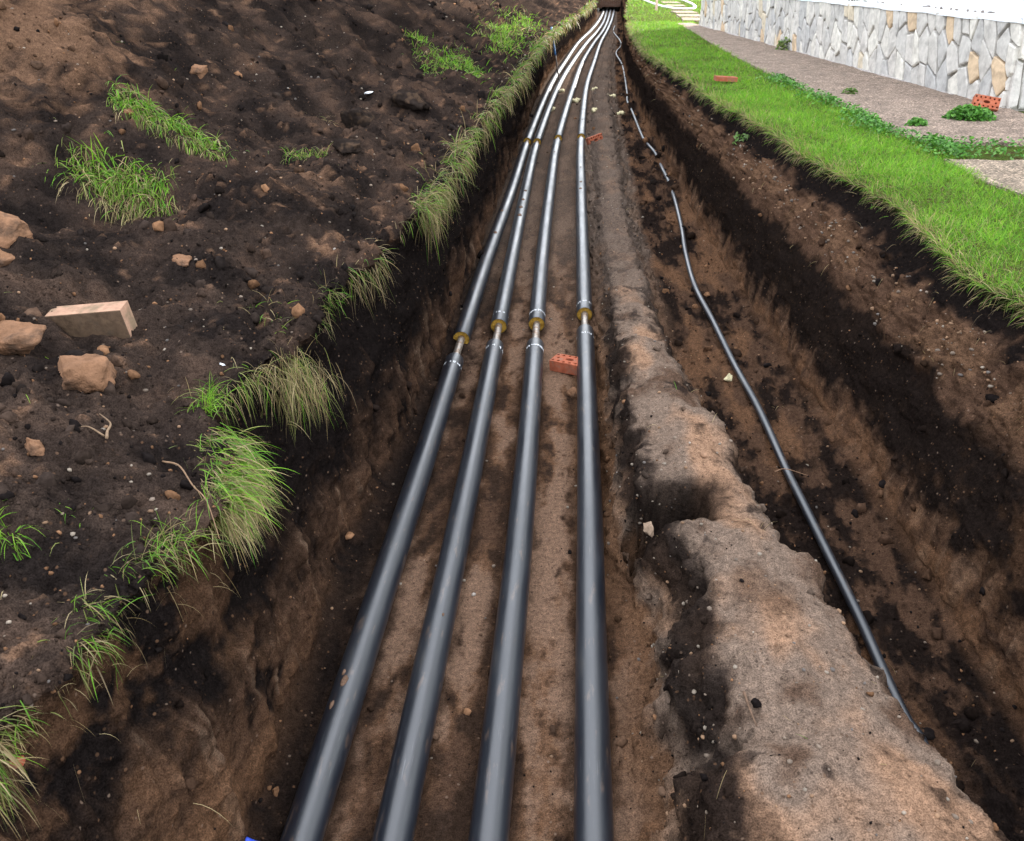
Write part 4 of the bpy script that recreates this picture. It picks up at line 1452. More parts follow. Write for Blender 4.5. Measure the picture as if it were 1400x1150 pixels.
def scatter(name, sub, pos, nrm, size, col, mat, seed, rocky=True, flat=(0.5, 0.9), lift=0.15, smooth=True):
    r_ = np.random.default_rng(seed)
    sh, F = shapes(sub, 10, seed, rocky, flat)
    n_ = len(pos)
    which = r_.integers(0, len(sh), n_)
    Rm = rand_rot(n_, r_) if rocky else None
    if not rocky:
        a = r_.random(n_) * 6.283
        Rm = np.zeros((n_, 3, 3))
        Rm[:, 0, 0] = np.cos(a); Rm[:, 0, 1] = -np.sin(a); Rm[:, 1, 0] = np.sin(a); Rm[:, 1, 1] = np.cos(a); Rm[:, 2, 2] = 1
    B = np.stack(sh)[which]
    V = np.einsum('nij,nkj->nki', Rm, B) * size[:, None, None] + (pos + nrm * (size * lift)[:, None])[:, None, :]
    k = B.shape[1]
    FF = (F[None] + (np.arange(n_) * k)[:, None, None]).reshape(-1, 3)
    cc = np.repeat(col, k, 0)
    return mk(name, V.reshape(-1, 3), FF, mat, smooth, cc)


dist = np.linalg.norm(P - CAMP, axis=-1)
vis = (Y > 0.8) & (dist < 26)
sdens = 1.0 / np.maximum(dist, 2.2) ** 1.7
base_w = Ssp * (lipL[:, None] - X < 9) * (0.3 + 1.2 * clm) * (1 + 1.6 * sst(5.0, 3.0, Y)) + Swl * 0.10 + Sfl * (0.12 + 1.3 * rough_e + 0.5 * sst(0.1, 0.4, nA + 0.7 * nB)) + Sri * (0.35 + 1.1 * (rface + rface2)) + Sdi * 1.1 + Swr * (0.15 + 0.9 * gravel)
r1 = np.random.default_rng(21)
for (nm, n_, sub, s0, s1, sd) in (('soil_clods', 2600, 2, 0.012, 0.045, 1), ('soil_crumbs', 26000, 1, 0.004, 0.013, 2)):
    ps, nn, cc, sc = pick(base_w * vis * sdens, n_, r1)
    d_ = np.linalg.norm(ps - CAMP, axis=1)
    size = np.exp(r1.uniform(math.log(s0), math.log(s1), n_)) * (0.7 + 0.09 * d_)
    size *= np.where((sc == 2) | (sc == 3), 0.6, 1.0) * np.where((sc == 1) | (sc == 5), 0.75, 1.0)
    size = np.minimum(size, 0.075)
    tint = r1.random((n_, 1))
    cc = cc * (0.5 + 0.75 * r1.random((n_, 1)))
    cc = np.where(tint > 0.92, CLAY[None] * (0.5 + 0.7 * r1.random((n_, 1))), cc)
    cc = np.where(tint < 0.14, BLACK[None] * 1.2, cc)
    o = scatter(nm, sub, ps, nn, size, cc, M['clod'], 30 + sd, True, (0.6, 1.0), 0.2)
    tag(o, 'loose crumbs and clods of soil strewn over the dug earth', 'soil', kind='stuff')
# pebbles: on the bank and in the gravel layer of the right wall
pw = Ssp * (lipL[:, None] - X < 6) * 0.5 + Swr * 9.0 * gravel * sst(-0.15, 0.3, cn2 + nA) + Sri * 0.9 + Sfl * 0.15 + Sdi * 0.25
n_ = 2600
ps, nn, cc, sc = pick(pw * vis * sdens, n_, r1)
d_ = np.linalg.norm(ps - CAMP, axis=1)
size = np.exp(r1.uniform(math.log(0.004), math.log(0.014), n_)) * (0.75 + 0.07 * d_) * np.where(sc == 5, 1.15, 1)
pal = np.array([(0.22, 0.18, 0.14), (0.16, 0.12, 0.09), (0.33, 0.29, 0.25), (0.22, 0.13, 0.075), (0.10, 0.085, 0.075), (0.42, 0.38, 0.34)])
cc = pal[r1.choice(6, n_, p=[0.24, 0.32, 0.02, 0.27, 0.15, 0.0])] * (0.7 + 0.5 * r1.random((n_, 1)))
o = scatter('pebbles', 1, ps, nn, size, cc, M['pebble'], 55, False, (0.5, 0.8), 0.25)
tag(o, 'small pale pebbles scattered in the soil and gravel layer', 'pebbles', kind='stuff')

# ------------------------------------------------------------------ grass
GREEN = np.array([(0.125, 0.31, 0.014), (0.17, 0.37, 0.018), (0.085, 0.24, 0.014), (0.22, 0.40, 0.03)])
STRAW = np.array([(0.40, 0.30, 0.14), (0.30, 0.22, 0.10), (0.48, 0.38, 0.20), (0.20, 0.145, 0.075)])
OLIVE = np.array([(0.20, 0.24, 0.05), (0.25, 0.27, 0.075), (0.15, 0.18, 0.045)])


def blades(root, d0, length, width, droop, col, tipcol, seed, segs=3):
    """arching blades: root (n,3), start direction d0 (n,3)"""
    r_ = np.random.default_rng(seed)
    n_ = len(root)
    d = d0 / np.linalg.norm(d0, axis=1)[:, None]
    side = np.cross(d, r_.normal(size=(n_, 3)))
    side /= np.maximum(np.linalg.norm(side, axis=1), 1e-6)[:, None]
    pos = root.copy()
    rows = []
    rc = []
    for k in range(segs + 1):
        t = k / segs
        w = width * (1 - t) ** 0.7 * (0.55 + 0.9 * min(t * 3, 1) * 0.5)
        if k < segs:
            rows += [pos - side * w[:, None] * 0.5, pos + side * w[:, None] * 0.5]
            rc += [col + (tipcol - col) * t] * 2
        else:
            rows.append(pos)
            rc.append(tipcol)
        d = d + np.array([0, 0, -1.0]) * (droop / segs)[:, None]
        d /= np.linalg.norm(d, axis=1)[:, None]
        pos = pos + d * (length / segs)[:, None]
    V = np.stack(rows, 1)
    m_ = V.shape[1]
    CC = np.stack(rc, 1)
    b = (np.arange(n_) * m_)[:, None]
    quads = np.concatenate([b + np.array([[2 * k, 2 * k + 1, 2 * k + 3, 2 * k + 2]]) for k in range(segs - 1)], 0) if segs > 1 else np.zeros((0, 4), int)
    tris = b + np.array([[2 * segs - 2, 2 * segs - 1, 2 * segs]])
    return V.reshape(-1, 3), quads, tris, CC.reshape(-1, 3)


def grass_obj(name, parts, parent=None):
    Vs, Qs, Ts, Cs, off = [], [], [], [], 0
    for V, q, t, c in parts:
        Vs.append(V); Qs.append(q + off); Ts.append(t + off); Cs.append(c)
        off += len(V)
    return mk(name, np.vstack(Vs), [np.vstack(Qs), np.vstack(Ts)], M['grass'], True, np.vstack(Cs), parent)


def palette(n_, r_, mixp):
    """mixp: share of green, olive, straw"""
    k = r_.random(n_)
    g, o_, s_ = GREEN[r_.integers(0, 4, n_)], OLIVE[r_.integers(0, 3, n_)], STRAW[r_.integers(0, 4, n_)]
    c = np.where((k < mixp[0])[:, None], g, np.where((k < mixp[0] + mixp[1])[:, None], o_, s_))
    return c * r_.uniform(0.75, 1.25, (n_, 1))


# lawn strip
rl = np.random.default_rng(77)


def on_path(x, y):
    ex = np.interp(y, np.array(EDGE)[::-1, 1], np.array(EDGE)[::-1, 0])
    ex = ex + 0.06 * gn(np.stack([y * 3, y * 0, y * 0], -1), 101)
    a = (y > 9.0) & (y < 29) & (x > ex + 0.02)
    b = (y > 6.8) & (y < 8.12) & (x > 3.42 + np.maximum(0, 7.2 - y) * 0.25)
    wx = A0[0] + (y - A0[1]) / (A1[1] - A0[1]) * (A1[0] - A0[0])
    c = (y > 11.2) & (y < 27.8) & (x > wx)
    pv = np.zeros_like(a)
    for px, py in ((3.85, 31.2), (3.95, 33.6), (4.05, 36.2), (4.2, 39.2), (4.3, 42.3), (4.45, 46), (4.6, 50)):
        pv |= (np.abs(x - px) < 0.4) & (np.abs(y - py) < 0.75)
    return a | b | c | pv


def lip_r(y):
    return np.interp(y, Yr, lipR)


gx, gy = [], []
for (y0, y1, x1, n_) in ((2.8, 8, 4.6, 80000), (8, 13, 3.6, 34000), (13, 20, 3.3, 18000), (20, 30, 3.6, 15000), (30, 62, 9, 26000)):
    yv = rl.uniform(y0, y1, n_)
    xv = lip_r(yv) - 0.03 + (x1 - lip_r(yv) + 0.03) * rl.random(n_)
    gx.append(xv); gy.append(yv)
gx, gy = np.concatenate(gx), np.concatenate(gy)
keep = ~on_path(gx, gy)
gx, gy = gx[keep], gy[keep]
patch = fbm(np.stack([gx * 1.1, gy * 1.1, gx * 0], -1), 3, 120)
fine = gn(np.stack([gx * 5, gy * 5, gx * 0], -1), 125)
keep = rl.random(len(gx)) < 0.85 + 0.7 * patch + 0.3 * fine
gx, gy, patch, fine = gx[keep], gy[keep], patch[keep], fine[keep]
n_ = len(gx)
dl = gx - lip_r(gy)
edge_f = np.exp(-np.maximum(dl, 0) / 0.10)
root = np.stack([gx, gy, 0.0 + 0.02 * sst(0, 0.3, dl)], -1)
lean = np.stack([0.4 * patch + rl.normal(0, 0.45, n_) - 0.55 * edge_f, 0.4 * fine + rl.normal(0, 0.45, n_), np.ones(n_)], -1)
farw = 1 + 0.06 * np.maximum(gy - 5, 0)
ln = (0.042 + 0.045 * rl.random(n_) + 0.04 * np.clip(patch + 0.2, 0, 1) + 0.03 * edge_f) * np.minimum(1.25, 0.9 + 0.02 * gy)
wd_ = rl.uniform(0.0035, 0.006, n_) * farw
col = palette(n_, rl, (0.85, 0.12, 0.03))
col = np.where((rl.random(n_) < 0.45 * edge_f)[:, None], STRAW[rl.integers(0, 4, n_)], col)
col *= (1 + 0.35 * fine + 0.3 * patch)[:, None]
bl = blades(root, lean, ln, wd_, rl.uniform(0.3, 1.5, n_), col * 0.8, col * 1.1, 5, 2)
# clover along the apron edge and among the grass
ok = grass_obj('lawn_grass', [bl])
tag(ok, 'bright green lawn strip between trench and asphalt apron', 'grass', kind='stuff')
# fringe hanging over the right lip
n_ = 9000
yv = 3.0 + 27 * rl.random(n_) ** 1.6
ph = gn(np.stack([yv * 3.2, yv * 0, yv * 0], -1), 131)
k = rl.random(n_) < 0.5 + 0.9 * ph
yv = yv[k]; n_ = len(yv)
root = np.stack([lip_r(yv) - rl.uniform(-0.05, 0.05, n_), yv, rl.uniform(-0.07, 0.02, n_)], -1)
dr = np.stack([-0.9 + rl.normal(0, 0.35, n_), rl.normal(0, 0.5, n_), 0.1 + rl.normal(0, 0.4, n_)], -1)
col = palette(n_, rl, (0.25, 0.25, 0.5))
bl = blades(root, dr, rl.uniform(0.04, 0.13, n_) * (1 + 0.01 * yv), rl.uniform(0.002, 0.004, n_) * (1 + 0.05 * yv), rl.uniform(0.6, 2.2, n_), col * 0.75, col, 6, 3)
o = grass_obj('edge_grass', [bl])
tag(o, 'fringe of grass and roots hanging over the lawn edge', 'grass', kind='stuff')

# sod and tufts on the heap side
def lip_l(y):
    return np.interp(y, Yr, lipL)


def tuft(name, label, specs, seed, cat='grass tuft', group=None, tone=1.0):
    """specs: dicts with points (m,3) and direction etc."""
    r_ = np.random.default_rng(seed)
    parts = []
    allp = []
    for s_ in specs:
        n_ = s_['n']
        ctr = np.array(s_['pts'])
        w = r_.random(n_) * (len(ctr) - 1) if len(ctr) > 1 else np.zeros(n_)
        i = np.minimum(w.astype(int), max(len(ctr) - 2, 0))
        f = (w - i)[:, None]
        p = ctr[i] + (ctr[np.minimum(i + 1, len(ctr) - 1)] - ctr[i]) * f
        p = p + r_.normal(0, 1, (n_, 3)) * np.array(s_.get('spread', (0.05, 0.05, 0.0)))
        if s_.get('sec'):
            p = np.array([surf(s_['sec'], a[0], a[1])[0] * np.array([0, 0, 1]) + np.array([a[0], a[1], -0.01]) for a in p])
        d = np.array(s_['dir'])[None] + r_.normal(0, s_.get('fan', 0.35), (n_, 3))
        l = s_['len'] * r_.uniform(0.45, 1.15, n_)
        col = palette(n_, r_, s_['mix']) * tone
        parts.append(blades(p, d, l, r_.uniform(0.65, 1.2, n_) * s_.get('w', 0.004), r_.uniform(0.6, 1.4, n_) * s_.get('droop', 1.2), col * 0.72, col * 1.08, seed * 7 + len(parts), s_.get('segs', 4)))
        allp.append(p)
    o = grass_obj(name, parts)
    b = np.vstack(allp).mean(0)
    me = o.data
    co = np.empty(len(me.vertices) * 3, np.float32)
    me.vertices.foreach_get('co', co)
    co = co.reshape(-1, 3) - b.astype(np.float32)
    me.vertices.foreach_set('co', co.ravel())
    me.update()
    o.location = b
    tag(o, label, cat, group)
    return o


SH = 'spoil_heap'
G1, G2, G3 = (0.75, 0.15, 0.10), (0.5, 0.25, 0.25), (0.15, 0.25, 0.60)
grp = 'grass tufts on the spoil'
tuft('grass_tuft', 'large leafy sod clump lying on the soil bank at the heap foot', [dict(pts=[(-3.42, 5.72, 0), (-3.15, 5.8, 0), (-2.88, 5.8, 0)], spread=(0.06, 0.08, 0), sec=SH, n=1500, dir=(0.3, -0.8, 0.3), fan=0.5, len=0.20, mix=(0.55, 0.27, 0.18), w=0.0095, droop=1.6), dict(pts=[(-3.35, 5.6, 0), (-2.9, 5.65, 0)], spread=(0.08, 0.06, 0), sec=SH, n=550, dir=(0.2, -0.9, 0.15), fan=0.4, len=0.24, mix=G3, w=0.006, droop=1.5), dict(pts=[(-3.3, 5.85, 0)], spread=(0.1, 0.06, 0), sec=SH, n=12, dir=(-0.2, 0, 1), fan=0.25, len=0.26, mix=(0.9, 0.1, 0), w=0.011, droop=0.5)], 1, group=grp)
tuft('grass_tuft', 'long diagonal sod strip lying on the heap slope', [dict(pts=[(-3.42, 6.44, 0), (-3.05, 6.44, 0), (-2.66, 6.4, 0)], spread=(0.04, 0.06, 0), sec=SH, n=1900, dir=(0.4, -0.7, 0.35), fan=0.42, len=0.17, mix=(0.6, 0.25, 0.15), w=0.0085, droop=1.6), dict(pts=[(-3.4, 6.36, 0), (-2.65, 6.32, 0)], spread=(0.05, 0.04, 0), sec=SH, n=450, dir=(0.3, -0.9, 0.1), fan=0.4, len=0.18, mix=G3, w=0.006, droop=1.6)], 2, group=grp)
tuft('grass_tuft', 'small round grass tuft at the foot of the heap', [dict(pts=[(-2.25, 6.8, 0), (-1.98, 6.75, 0)], spread=(0.06, 0.07, 0), sec=SH, n=420, dir=(0.1, -0.5, 0.8), fan=0.5, len=0.13, mix=G2, w=0.006, droop=1.4)], 3, group=grp)
tuft('grass_tuft', 'thick green and straw sod drooping over the trench edge near the twig', [dict(pts=[(-1.33, 2.68, 0.03), (-1.2, 2.52, 0.03), (-1.13, 2.3, 0.03)], spread=(0.04, 0.05, 0.015), n=1150, dir=(0.95, -0.35, 0.12), fan=0.4, len=0.17, mix=(0.45, 0.28, 0.27), w=0.0042, droop=1.5, segs=5), dict(pts=[(-1.2, 2.5, 0.0), (-1.12, 2.25, -0.01)], spread=(0.04, 0.05, 0.02), n=800, dir=(0.8, -0.5, -0.25), fan=0.38, len=0.17, mix=(0.08, 0.27, 0.65), w=0.0034, droop=1.3, segs=5)], 4, 'sod', 'sods on the trench edge')
tuft('grass_tuft', 'sparse young green shoots between the drooping sod and bare bank', [dict(pts=[(-1.2, 2.14, 0.03), (-1.24, 2.0, 0.03)], spread=(0.04, 0.05, 0.01), n=38, dir=(0.4, -0.3, 0.6), fan=0.55, len=0.09, mix=(0.85, 0.1, 0.05), w=0.004, droop=1.2)], 41, group=grp)
tuft('grass_tuft', 'dry straw coloured sod hanging down the wall behind the drooping sod', [dict(pts=[(-1.46, 3.02, 0.04), (-1.4, 3.3, 0.02), (-1.32, 3.55, -0.02)], spread=(0.05, 0.06, 0.02), n=300, dir=(0.6, -0.35, -0.1), fan=0.5, len=0.17, mix=(0.14, 0.36, 0.5), w=0.0034, droop=2.4, segs=6), dict(pts=[(-1.33, 3.35, -0.02), (-1.25, 3.5, -0.08), (-1.22, 3.6, -0.16)], spread=(0.05, 0.07, 0.06), n=460, dir=(0.4, -0.35, -0.6), fan=0.5, len=0.22, mix=(0.04, 0.26, 0.70), w=0.003, droop=2.0, segs=6)], 5, 'sod', 'sods on the trench edge')
tuft('grass_tuft', 'small bright green tuft on the rim of the hollow', [dict(pts=[(-1.47, 3.0, 0.05), (-1.42, 2.88, 0.03)], spread=(0.025, 0.035, 0.01), n=130, dir=(0.25, -0.3, 0.9), fan=0.45, len=0.12, mix=(0.8, 0.1, 0.1), w=0.004, droop=1.0)], 6, group=grp)
tuft('grass_tuft', 'dark green grass tuft on the bare near bank', [dict(pts=[(-1.70, 1.95, 0), (-1.62, 1.92, 0)], spread=(0.03, 0.025, 0), sec=SH, n=80, dir=(0.55, -0.25, 0.45), fan=0.35, len=0.12, mix=(0.9, 0.1, 0.0), w=0.005, droop=1.6)], 7, group=grp)
tuft('grass_tuft', 'few short green blades on the near bank above the dark tuft', [dict(pts=[(-1.54, 2.08, 0)], spread=(0.025, 0.015, 0), sec=SH, n=22, dir=(0.3, -0.1, 0.5), fan=0.5, len=0.05, mix=(0.9, 0.1, 0.0), w=0.004, droop=1.4)], 8, group=grp)
tuft('grass_tuft', 'thin grass blades rooted above the hanging dry sod', [dict(pts=[(-1.58, 4.0, 0), (-1.42, 3.7, 0)], spread=(0.05, 0.08, 0), sec=SH, n=70, dir=(0.3, -0.5, 0.5), fan=0.5, len=0.13, mix=G2, w=0.0045, droop=1.3)], 9, group=grp)
tuft('grass_tuft', 'patch of short green grass beside the black sod lumps', [dict(pts=[(-2.25, 13.6, 0), (-1.9, 14.2, 0), (-1.5, 13.6, 0)], spread=(0.12, 0.4, 0), sec=SH, n=1300, dir=(0.1, -0.3, 0.9), fan=0.45, len=0.17, mix=G1, w=0.014, droop=1.2, segs=2)], 10, group='grass patches along the heap foot')
tuft('grass_tuft', 'sunlit yellow green grass patch at the far foot of the heap', [dict(pts=[(-1.5, 17.6, 0), (-1.7, 21.0, 0), (-1.3, 25.5, 0)], spread=(0.22, 0.9, 0), sec=SH, n=1700, dir=(0.1, -0.1, 1.0), fan=0.4, len=0.2, mix=G1, w=0.018, droop=1.0, segs=2)], 12, group='grass patches along the heap foot')
tuft('grass_tuft', 'tiny green tuft high on the dark heap slope', [dict(pts=[(-2.52, 14.4, 0)], spread=(0.08, 0.25, 0), sec=SH, n=200, dir=(0.1, -0.3, 0.9), fan=0.4, len=0.17, mix=G1, w=0.012, droop=1.2, segs=3)], 13, group=grp)
tuft('grass_tuft', 'dry pale stalk tuft on the dark slope near the litter', [dict(pts=[(-2.4, 8.3, 0)], spread=(0.06, 0.08, 0), sec=SH, n=34, dir=(0.6, -0.4, 0.5), fan=0.4, len=0.2, mix=G3, w=0.006, droop=1.4, segs=3)], 14, group=grp)

# the turf line along the left lip: broken sods (one thing each where they can be told apart)
def lip_sod(y0, y1, n_, ln, wv, mix, seed, label, hang=0.5, k=7, zoff=0.0, up=0.2):
    r_ = np.random.default_rng(seed + 500)
    if y0 > 4.6:
        n_, wv, ln = int(n_ * 0.33), wv * 1.3, ln * 0.95
        mix = (mix[0] * 0.8, mix[1] * 1.1, 0)
    specs = []
    # thatch that ties the sod together
    ys = np.linspace(y0, y1, 12)
    specs.append(dict(pts=[(lip_l(y) - 0.01, y, zoff - 0.02) for y in ys], spread=(0.025, 0.03, 0.025), n=int(n_ * (0.12 if y0 < 9 else 0.35 if y0 < 18 else 1.0)), dir=(0.5, -0.3, -0.3), fan=0.5, len=ln * 0.55, mix=(0.05, 0.25, 0.70), w=wv * 0.8, droop=1.8))
    for c in range(k):
        y = r_.uniform(y0, y1)
        big = r_.uniform(0.4, 1.35)
        sp_y = (y1 - y0) / k * 0.33
        m2 = (max(0.02, mix[0] * r_.uniform(0.5, 1.2)), mix[1], 0)
        x0 = lip_l(y) - r_.uniform(0.0, 0.08)
        specs.append(dict(pts=[(x0, y, zoff + r_.uniform(-0.02, 0.03))], spread=(0.04, sp_y, 0.02), n=max(12, int(n_ * 0.8 / k * big)), dir=(r_.uniform(0.35, 0.9), r_.uniform(-0.6, 0.1), up * r_.uniform(0.3, 2.0)), fan=0.5, len=ln * (0.6 + 0.5 * big), mix=m2, w=wv, droop=r_.uniform(1.2, 2.3), segs=5))
        if r_.random() < hang:
            specs.append(dict(pts=[(lip_l(y) + 0.0, y, zoff - 0.05)], spread=(0.03, sp_y * 0.8, 0.05), n=max(10, int(n_ * 0.6 / k)), dir=(0.4, -0.2, -0.6), fan=0.45, len=ln * r_.uniform(0.8, 1.6), mix=(0.05, 0.25, 0.70), w=wv * 0.75, droop=2.0, segs=5))
    tuft('grass_tuft', label, specs, seed, 'sod', 'sods on the trench edge', 0.78)


lip_sod(1.1, 1.6, 900, 0.13, 0.0042, G2, 60, 'ragged grass fringe above the chips of brick and white stone', 0.6, 6)
lip_sod(1.62, 2.1, 420, 0.11, 0.0036, G2, 61, 'thin scraggly grass fringe on the edge below the drooping sod', 0.4, 5)
lip_sod(3.95, 4.5, 240, 0.13, 0.004, G2, 62, 'short grass fringe on the edge above the hanging dry sod', 0.5, 4)
lip_sod(4.65, 5.25, 520, 0.19, 0.005, (0.35, 0.3, 0.35), 63, 'straw and green sod clinging to a bulge of the trench edge', 0.8, 6)
lip_sod(5.5, 7.2, 1900, 0.24, 0.0055, (0.45, 0.30, 0.25), 64, 'long thick grass sod tumbling over the trench edge beyond the bulge', 0.9, 13, 0.04, 0.3)
lip_sod(7.5, 9.6, 1500, 0.23, 0.0075, (0.42, 0.32, 0.26), 65, 'dense grass sod on the trench edge beside the small black lump', 0.8, 11, 0.04, 0.3)
lip_sod(9.9, 13.0, 1300, 0.25, 0.010, (0.40, 0.32, 0.28), 66, 'grass sod on the trench edge beside the big black lump', 0.7, 11, 0.04, 0.3)
lip_sod(13.2, 18.5, 1500, 0.26, 0.014, (0.5, 0.3, 0.2), 67, 'grassy trench edge sod beside the short green patch', 0.6, 14, 0.05, 0.5)
lip_sod(18.8, 27, 1500, 0.28, 0.02, (0.55, 0.28, 0.17), 68, 'sunlit grass sod on the edge above the blue topped stake', 0.5, 16, 0.05, 0.5)
lip_sod(27.5, 48, 1500, 0.3, 0.034, (0.4, 0.35, 0.25), 69, 'sunlit yellowish grass sod along the far trench edge', 0.5, 20, 0.05, 0.5)
# scattered single shoots on the spoil
n_ = 260
ps, nn, cc, sc = pick((Ssp + 0.25 * Sri) * vis * sdens * (lipL[:, None] - X < 6), n_, r1)
col = palette(n_, r1, (0.35, 0.2, 0.45))
bl = blades(ps, np.stack([r1.normal(0.2, 0.5, n_), r1.normal(-0.2, 0.5, n_), r1.uniform(0.1, 0.9, n_)], -1), r1.uniform(0.03, 0.1, n_), r1.uniform(0.0018, 0.0035, n_) * (1 + 0.1 * ps[:, 1]), r1.uniform(0.5, 2, n_), col * 0.8, col, 71, 3)
o = grass_obj('stray_shoots', [bl])
tag(o, 'stray shoots and bits of straw strewn over the heap', 'grass', kind='stuff')
# fine roots dangling from the trench walls
n_ = 420
ps, nn, cc, sc = pick((Swl * sst(-0.75, -0.1, Z) + Swr * sst(-0.8, -0.1, Z) + Sri * 0.25 + Sdi * 0.2) * vis * sdens, n_, r1)
col = STRAW[r1.integers(0, 4, n_)] * r1.uniform(0.5, 1.1, (n_, 1))
bl = blades(ps + nn * 0.006, nn * 0.6 + r1.normal(0, 0.6, (n_, 3)), r1.uniform(0.04, 0.16, n_), r1.uniform(0.0015, 0.0028, n_) * (1 + 0.07 * ps[:, 1]), r1.uniform(1, 3, n_), col, col, 73, 5)
o = grass_obj('hanging_roots', [bl])
tag(o, 'fine dry roots sticking out of the cut earth', 'roots', kind='stuff')

# ------------------------------------------------------------------ leafy weeds
def leafy(name, label, loc, rx, ry, rz, n_, size, seed, cols, group=None, cat='weed', hang=False):
    r_ = np.random.default_rng(seed)
    a = r_.random(n_) * 6.283
    rr = np.sqrt(r_.random(n_))
    h = r_.random(n_) ** 0.8
    p = np.stack([rx * rr * np.cos(a) * (1 - 0.25 * h), ry * rr * np.sin(a) * (1 - 0.25 * h), rz * h * np.sqrt(np.maximum(1 - 0.8 * rr ** 2, 0.05))], -1)
    if hang:
        p[:, 2] = -rz * h
    nrm = r_.normal(0, 0.55, (n_, 3)) + np.array([0, -0.2, 0.9])
    nrm /= np.linalg.norm(nrm, axis=1)[:, None]
    u = np.cross(nrm, r_.normal(size=(n_, 3)))
    u /= np.linalg.norm(u, axis=1)[:, None]
    v = np.cross(nrm, u)
    s_ = size * r_.uniform(0.5, 1.2, n_)[:, None]
    lf = [(-1, 0, 0), (-0.3, 0.5, 0.12), (0.5, 0.45, 0.1), (1, 0, -0.1), (0.5, -0.45, 0.1), (-0.3, -0.5, 0.12)]
    V = np.stack([p + s_ * (u * a_ + v * b_ + nrm * c_) for a_, b_, c_ in lf], 1)
    k = np.arange(n_)[:, None] * 6
    F = np.concatenate([k + np.array([[0, 1, 2, 3]]), k + np.array([[0, 3, 4, 5]])], 0)
    col = np.array(cols)[r_.integers(0, len(cols), n_)] * r_.uniform(0.7, 1.3, (n_, 1))
    root_ = empty(name, loc)
    tag(root_, label, cat, group)
    mk('leaves', V.reshape(-1, 3), F, M['leaf'], True, np.repeat(col, 6, 0), root_)
    # stems
    m_ = 14
    q = p[r_.integers(0, n_, m_)]
    bl = blades(np.zeros((m_, 3)) + r_.normal(0, 0.02, (m_, 3)) * np.array([1, 1, 0]), q + np.array([0, 0, 0.02]), np.linalg.norm(q, axis=1), np.full(m_, size * 0.35), np.full(m_, 0.2), np.tile(np.array([[0.07, 0.11, 0.03]]), (m_, 1)), np.tile(np.array([[0.09, 0.14, 0.03]]), (m_, 1)), seed + 1, 3)
    grass_obj('stems', [bl], root_)
    return root_


LG = [(0.07, 0.21, 0.025), (0.11, 0.27, 0.04), (0.05, 0.15, 0.02)]
leafy('weed_clump', 'bushy green weed growing in front of the leaning brick', (4.52, 10.5, 0.05), 0.31, 0.22, 0.16, 900, 0.03, 1, LG, 'weeds on the apron')
leafy('weed_clump', 'small round weed in the crack beside the bushy weed', (3.76, 10.0, 0.05), 0.13, 0.1, 0.09, 240, 0.022, 2, LG, 'weeds on the apron')
leafy('weed_clump', 'sparse little weed in a crack in the middle of the apron', (3.76, 12.6, 0.05), 0.13, 0.1, 0.1, 110, 0.024, 3, [(0.08, 0.17, 0.03), (0.13, 0.2, 0.04)], 'weeds on the apron')
leafy('weed_clump', 'weed rooted at the foot of the stone plinth', (4.35, 19.6, 0.05), 0.2, 0.25, 0.25, 150, 0.05, 4, [(0.08, 0.15, 0.03), (0.15, 0.2, 0.05)], 'weeds on the apron')
hpx, hpn = surf('trench_wall_right', 2.08, 10.2)
leafy('hanging_weed', 'leafy weed hanging from the trench wall under the lawn', (1.98, 10.2, -0.1), 0.15, 0.2, 0.55, 260, 0.03, 5, [(0.07, 0.15, 0.03), (0.11, 0.18, 0.05)], None, 'weed', True)
# clover drifts along the apron edge: part of the lawn cover
Vc, Fc, Cc = [], [], []
rc_ = np.random.default_rng(99)
n_ = 6500
yv = np.concatenate([rc_.uniform(8.2, 14.5, n_ - 2000), rc_.uniform(7.9, 9.05, 2000)])
xv = np.concatenate([np.interp(yv[:n_ - 2000], np.array(EDGE)[::-1, 1], np.array(EDGE)[::-1, 0]) - np.abs(rc_.normal(0, 0.16, n_ - 2000)) + 0.05, rc_.uniform(3.3, 6.2, 2000)])
k = (rc_.random(n_) < 0.55 + 1.2 * gn(np.stack([xv * 1.4, yv * 1.4, xv * 0], -1), 141)) & ~((yv < 8.15) & (xv > 3.4))
xv, yv = xv[k], yv[k]
n_ = len(xv)
p = np.stack([xv, yv, 0.03 + rc_.uniform(0.02, 0.10, n_)], -1)
nrm = rc_.normal(0, 0.5, (n_, 3)) + np.array([0, 0, 1.0])
nrm /= np.linalg.norm(nrm, axis=1)[:, None]
u = np.cross(nrm, rc_.normal(size=(n_, 3)))
u /= np.linalg.norm(u, axis=1)[:, None]
v = np.cross(nrm, u)
s_ = rc_.uniform(0.012, 0.026, n_)[:, None]
V = np.stack([p + s_ * (u * a_ + v * b_ + nrm * c_) for a_, b_, c_ in [(-1, 0, 0), (-0.3, 0.6, 0.12), (0.5, 0.55, 0.1), (1, 0, -0.1), (0.5, -0.55, 0.1), (-0.3, -0.6, 0.12)]], 1)
kk = np.arange(n_)[:, None] * 6
F = np.concatenate([kk + np.array([[0, 1, 2, 3]]), kk + np.array([[0, 3, 4, 5]])], 0)
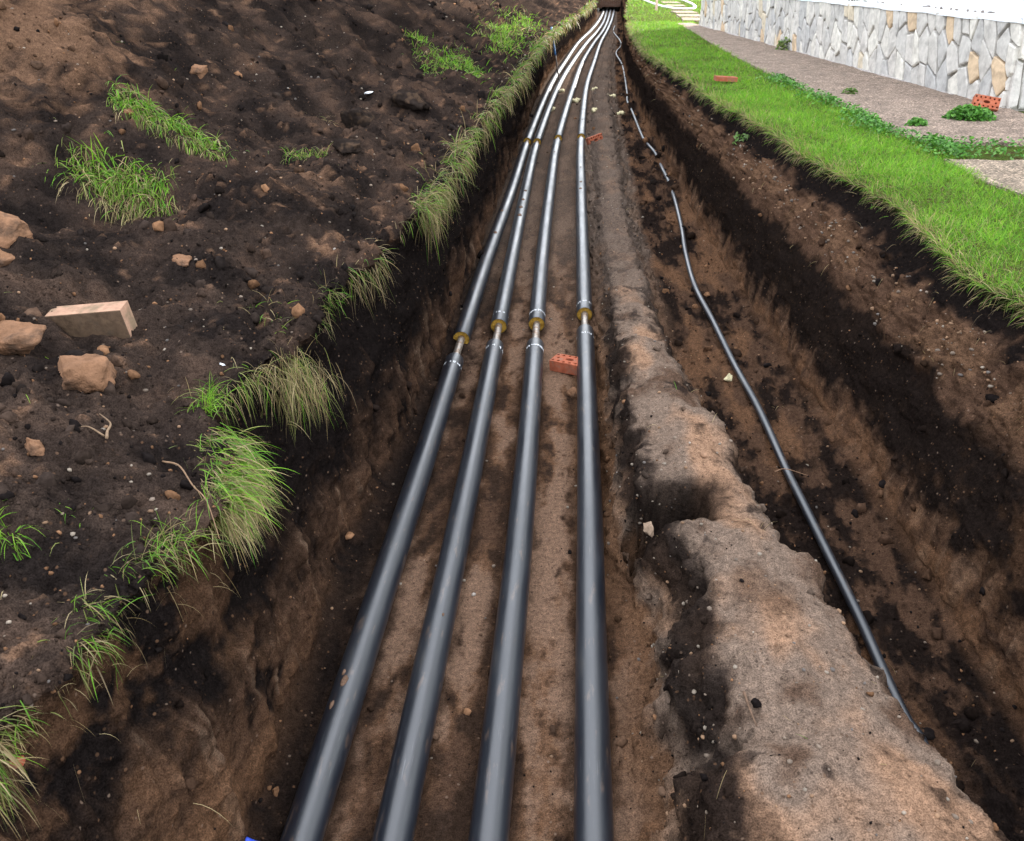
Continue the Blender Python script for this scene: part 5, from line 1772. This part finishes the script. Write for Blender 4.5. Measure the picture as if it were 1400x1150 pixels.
o = mk('clover', V.reshape(-1, 3), F, M['leaf'], True, np.repeat(np.array(LG)[rc_.integers(0, 3, n_)] * rc_.uniform(0.7, 1.3, (n_, 1)), 6, 0))
tag(o, 'low clover creeping over the edge of the asphalt apron', 'clover', kind='stuff')

# ------------------------------------------------------------------ bare twigs
def twig(name, label, pth, rad, col, branches=()):
    o_ = np.array(pth[0])
    root_ = empty(name, o_)
    tag(root_, label, 'twig')
    cp_ = catmull(np.array(pth) - o_, 6)
    V, F = tube(cp_, np.linspace(rad, rad * 0.35, len(cp_)), 7)
    mk('stem', V, F, M['root'], True, np.tile(np.array([col]), (len(V), 1)), root_)
    for b in branches:
        cb = catmull(np.array(b) - o_, 6)
        V, F = tube(cb, np.linspace(rad * 0.6, rad * 0.2, len(cb)), 6)
        mk('branch', V, F, M['root'], True, np.tile(np.array([col]), (len(V), 1)), root_)


def on(x, y, dz=0.012, sec=SH):
    return (x, y, zat(sec, x, y) + dz)


twig('dry_twig', 'pale dry forked root lying below the angular clay lump', [on(-1.60, 2.46, 0.015), on(-1.63, 2.52, 0.025), on(-1.65, 2.58, 0.02), on(-1.72, 2.64, 0.015)], 0.006, (0.20, 0.135, 0.085), [[on(-1.62, 2.48, 0.02), on(-1.67, 2.48, 0.015), on(-1.69, 2.44, 0.01)]])
twig('dry_twig', 'long brown root trailing from the bank into the drooping sod', [on(-1.44, 2.5, 0.01), on(-1.36, 2.46, 0.03), on(-1.26, 2.34, 0.04), (-1.16, 2.22, 0.06), (-1.08, 2.1, 0.0)], 0.0038, (0.20, 0.125, 0.075))
twig('dry_twig', 'short dark stick on the ridge top near its broken side', [on(0.66, 2.2, 0.01, 'soil_ridge'), on(0.67, 2.12, 0.02, 'soil_ridge'), on(0.68, 2.06, 0.01, 'soil_ridge')], 0.006, (0.12, 0.075, 0.05))
twig('dry_twig', 'thin stalk lying across the black conduit', [(1.30, 4.5, -1.13), (1.38, 4.56, -1.145), (1.5, 4.5, -1.15)], 0.004, (0.22, 0.13, 0.08))
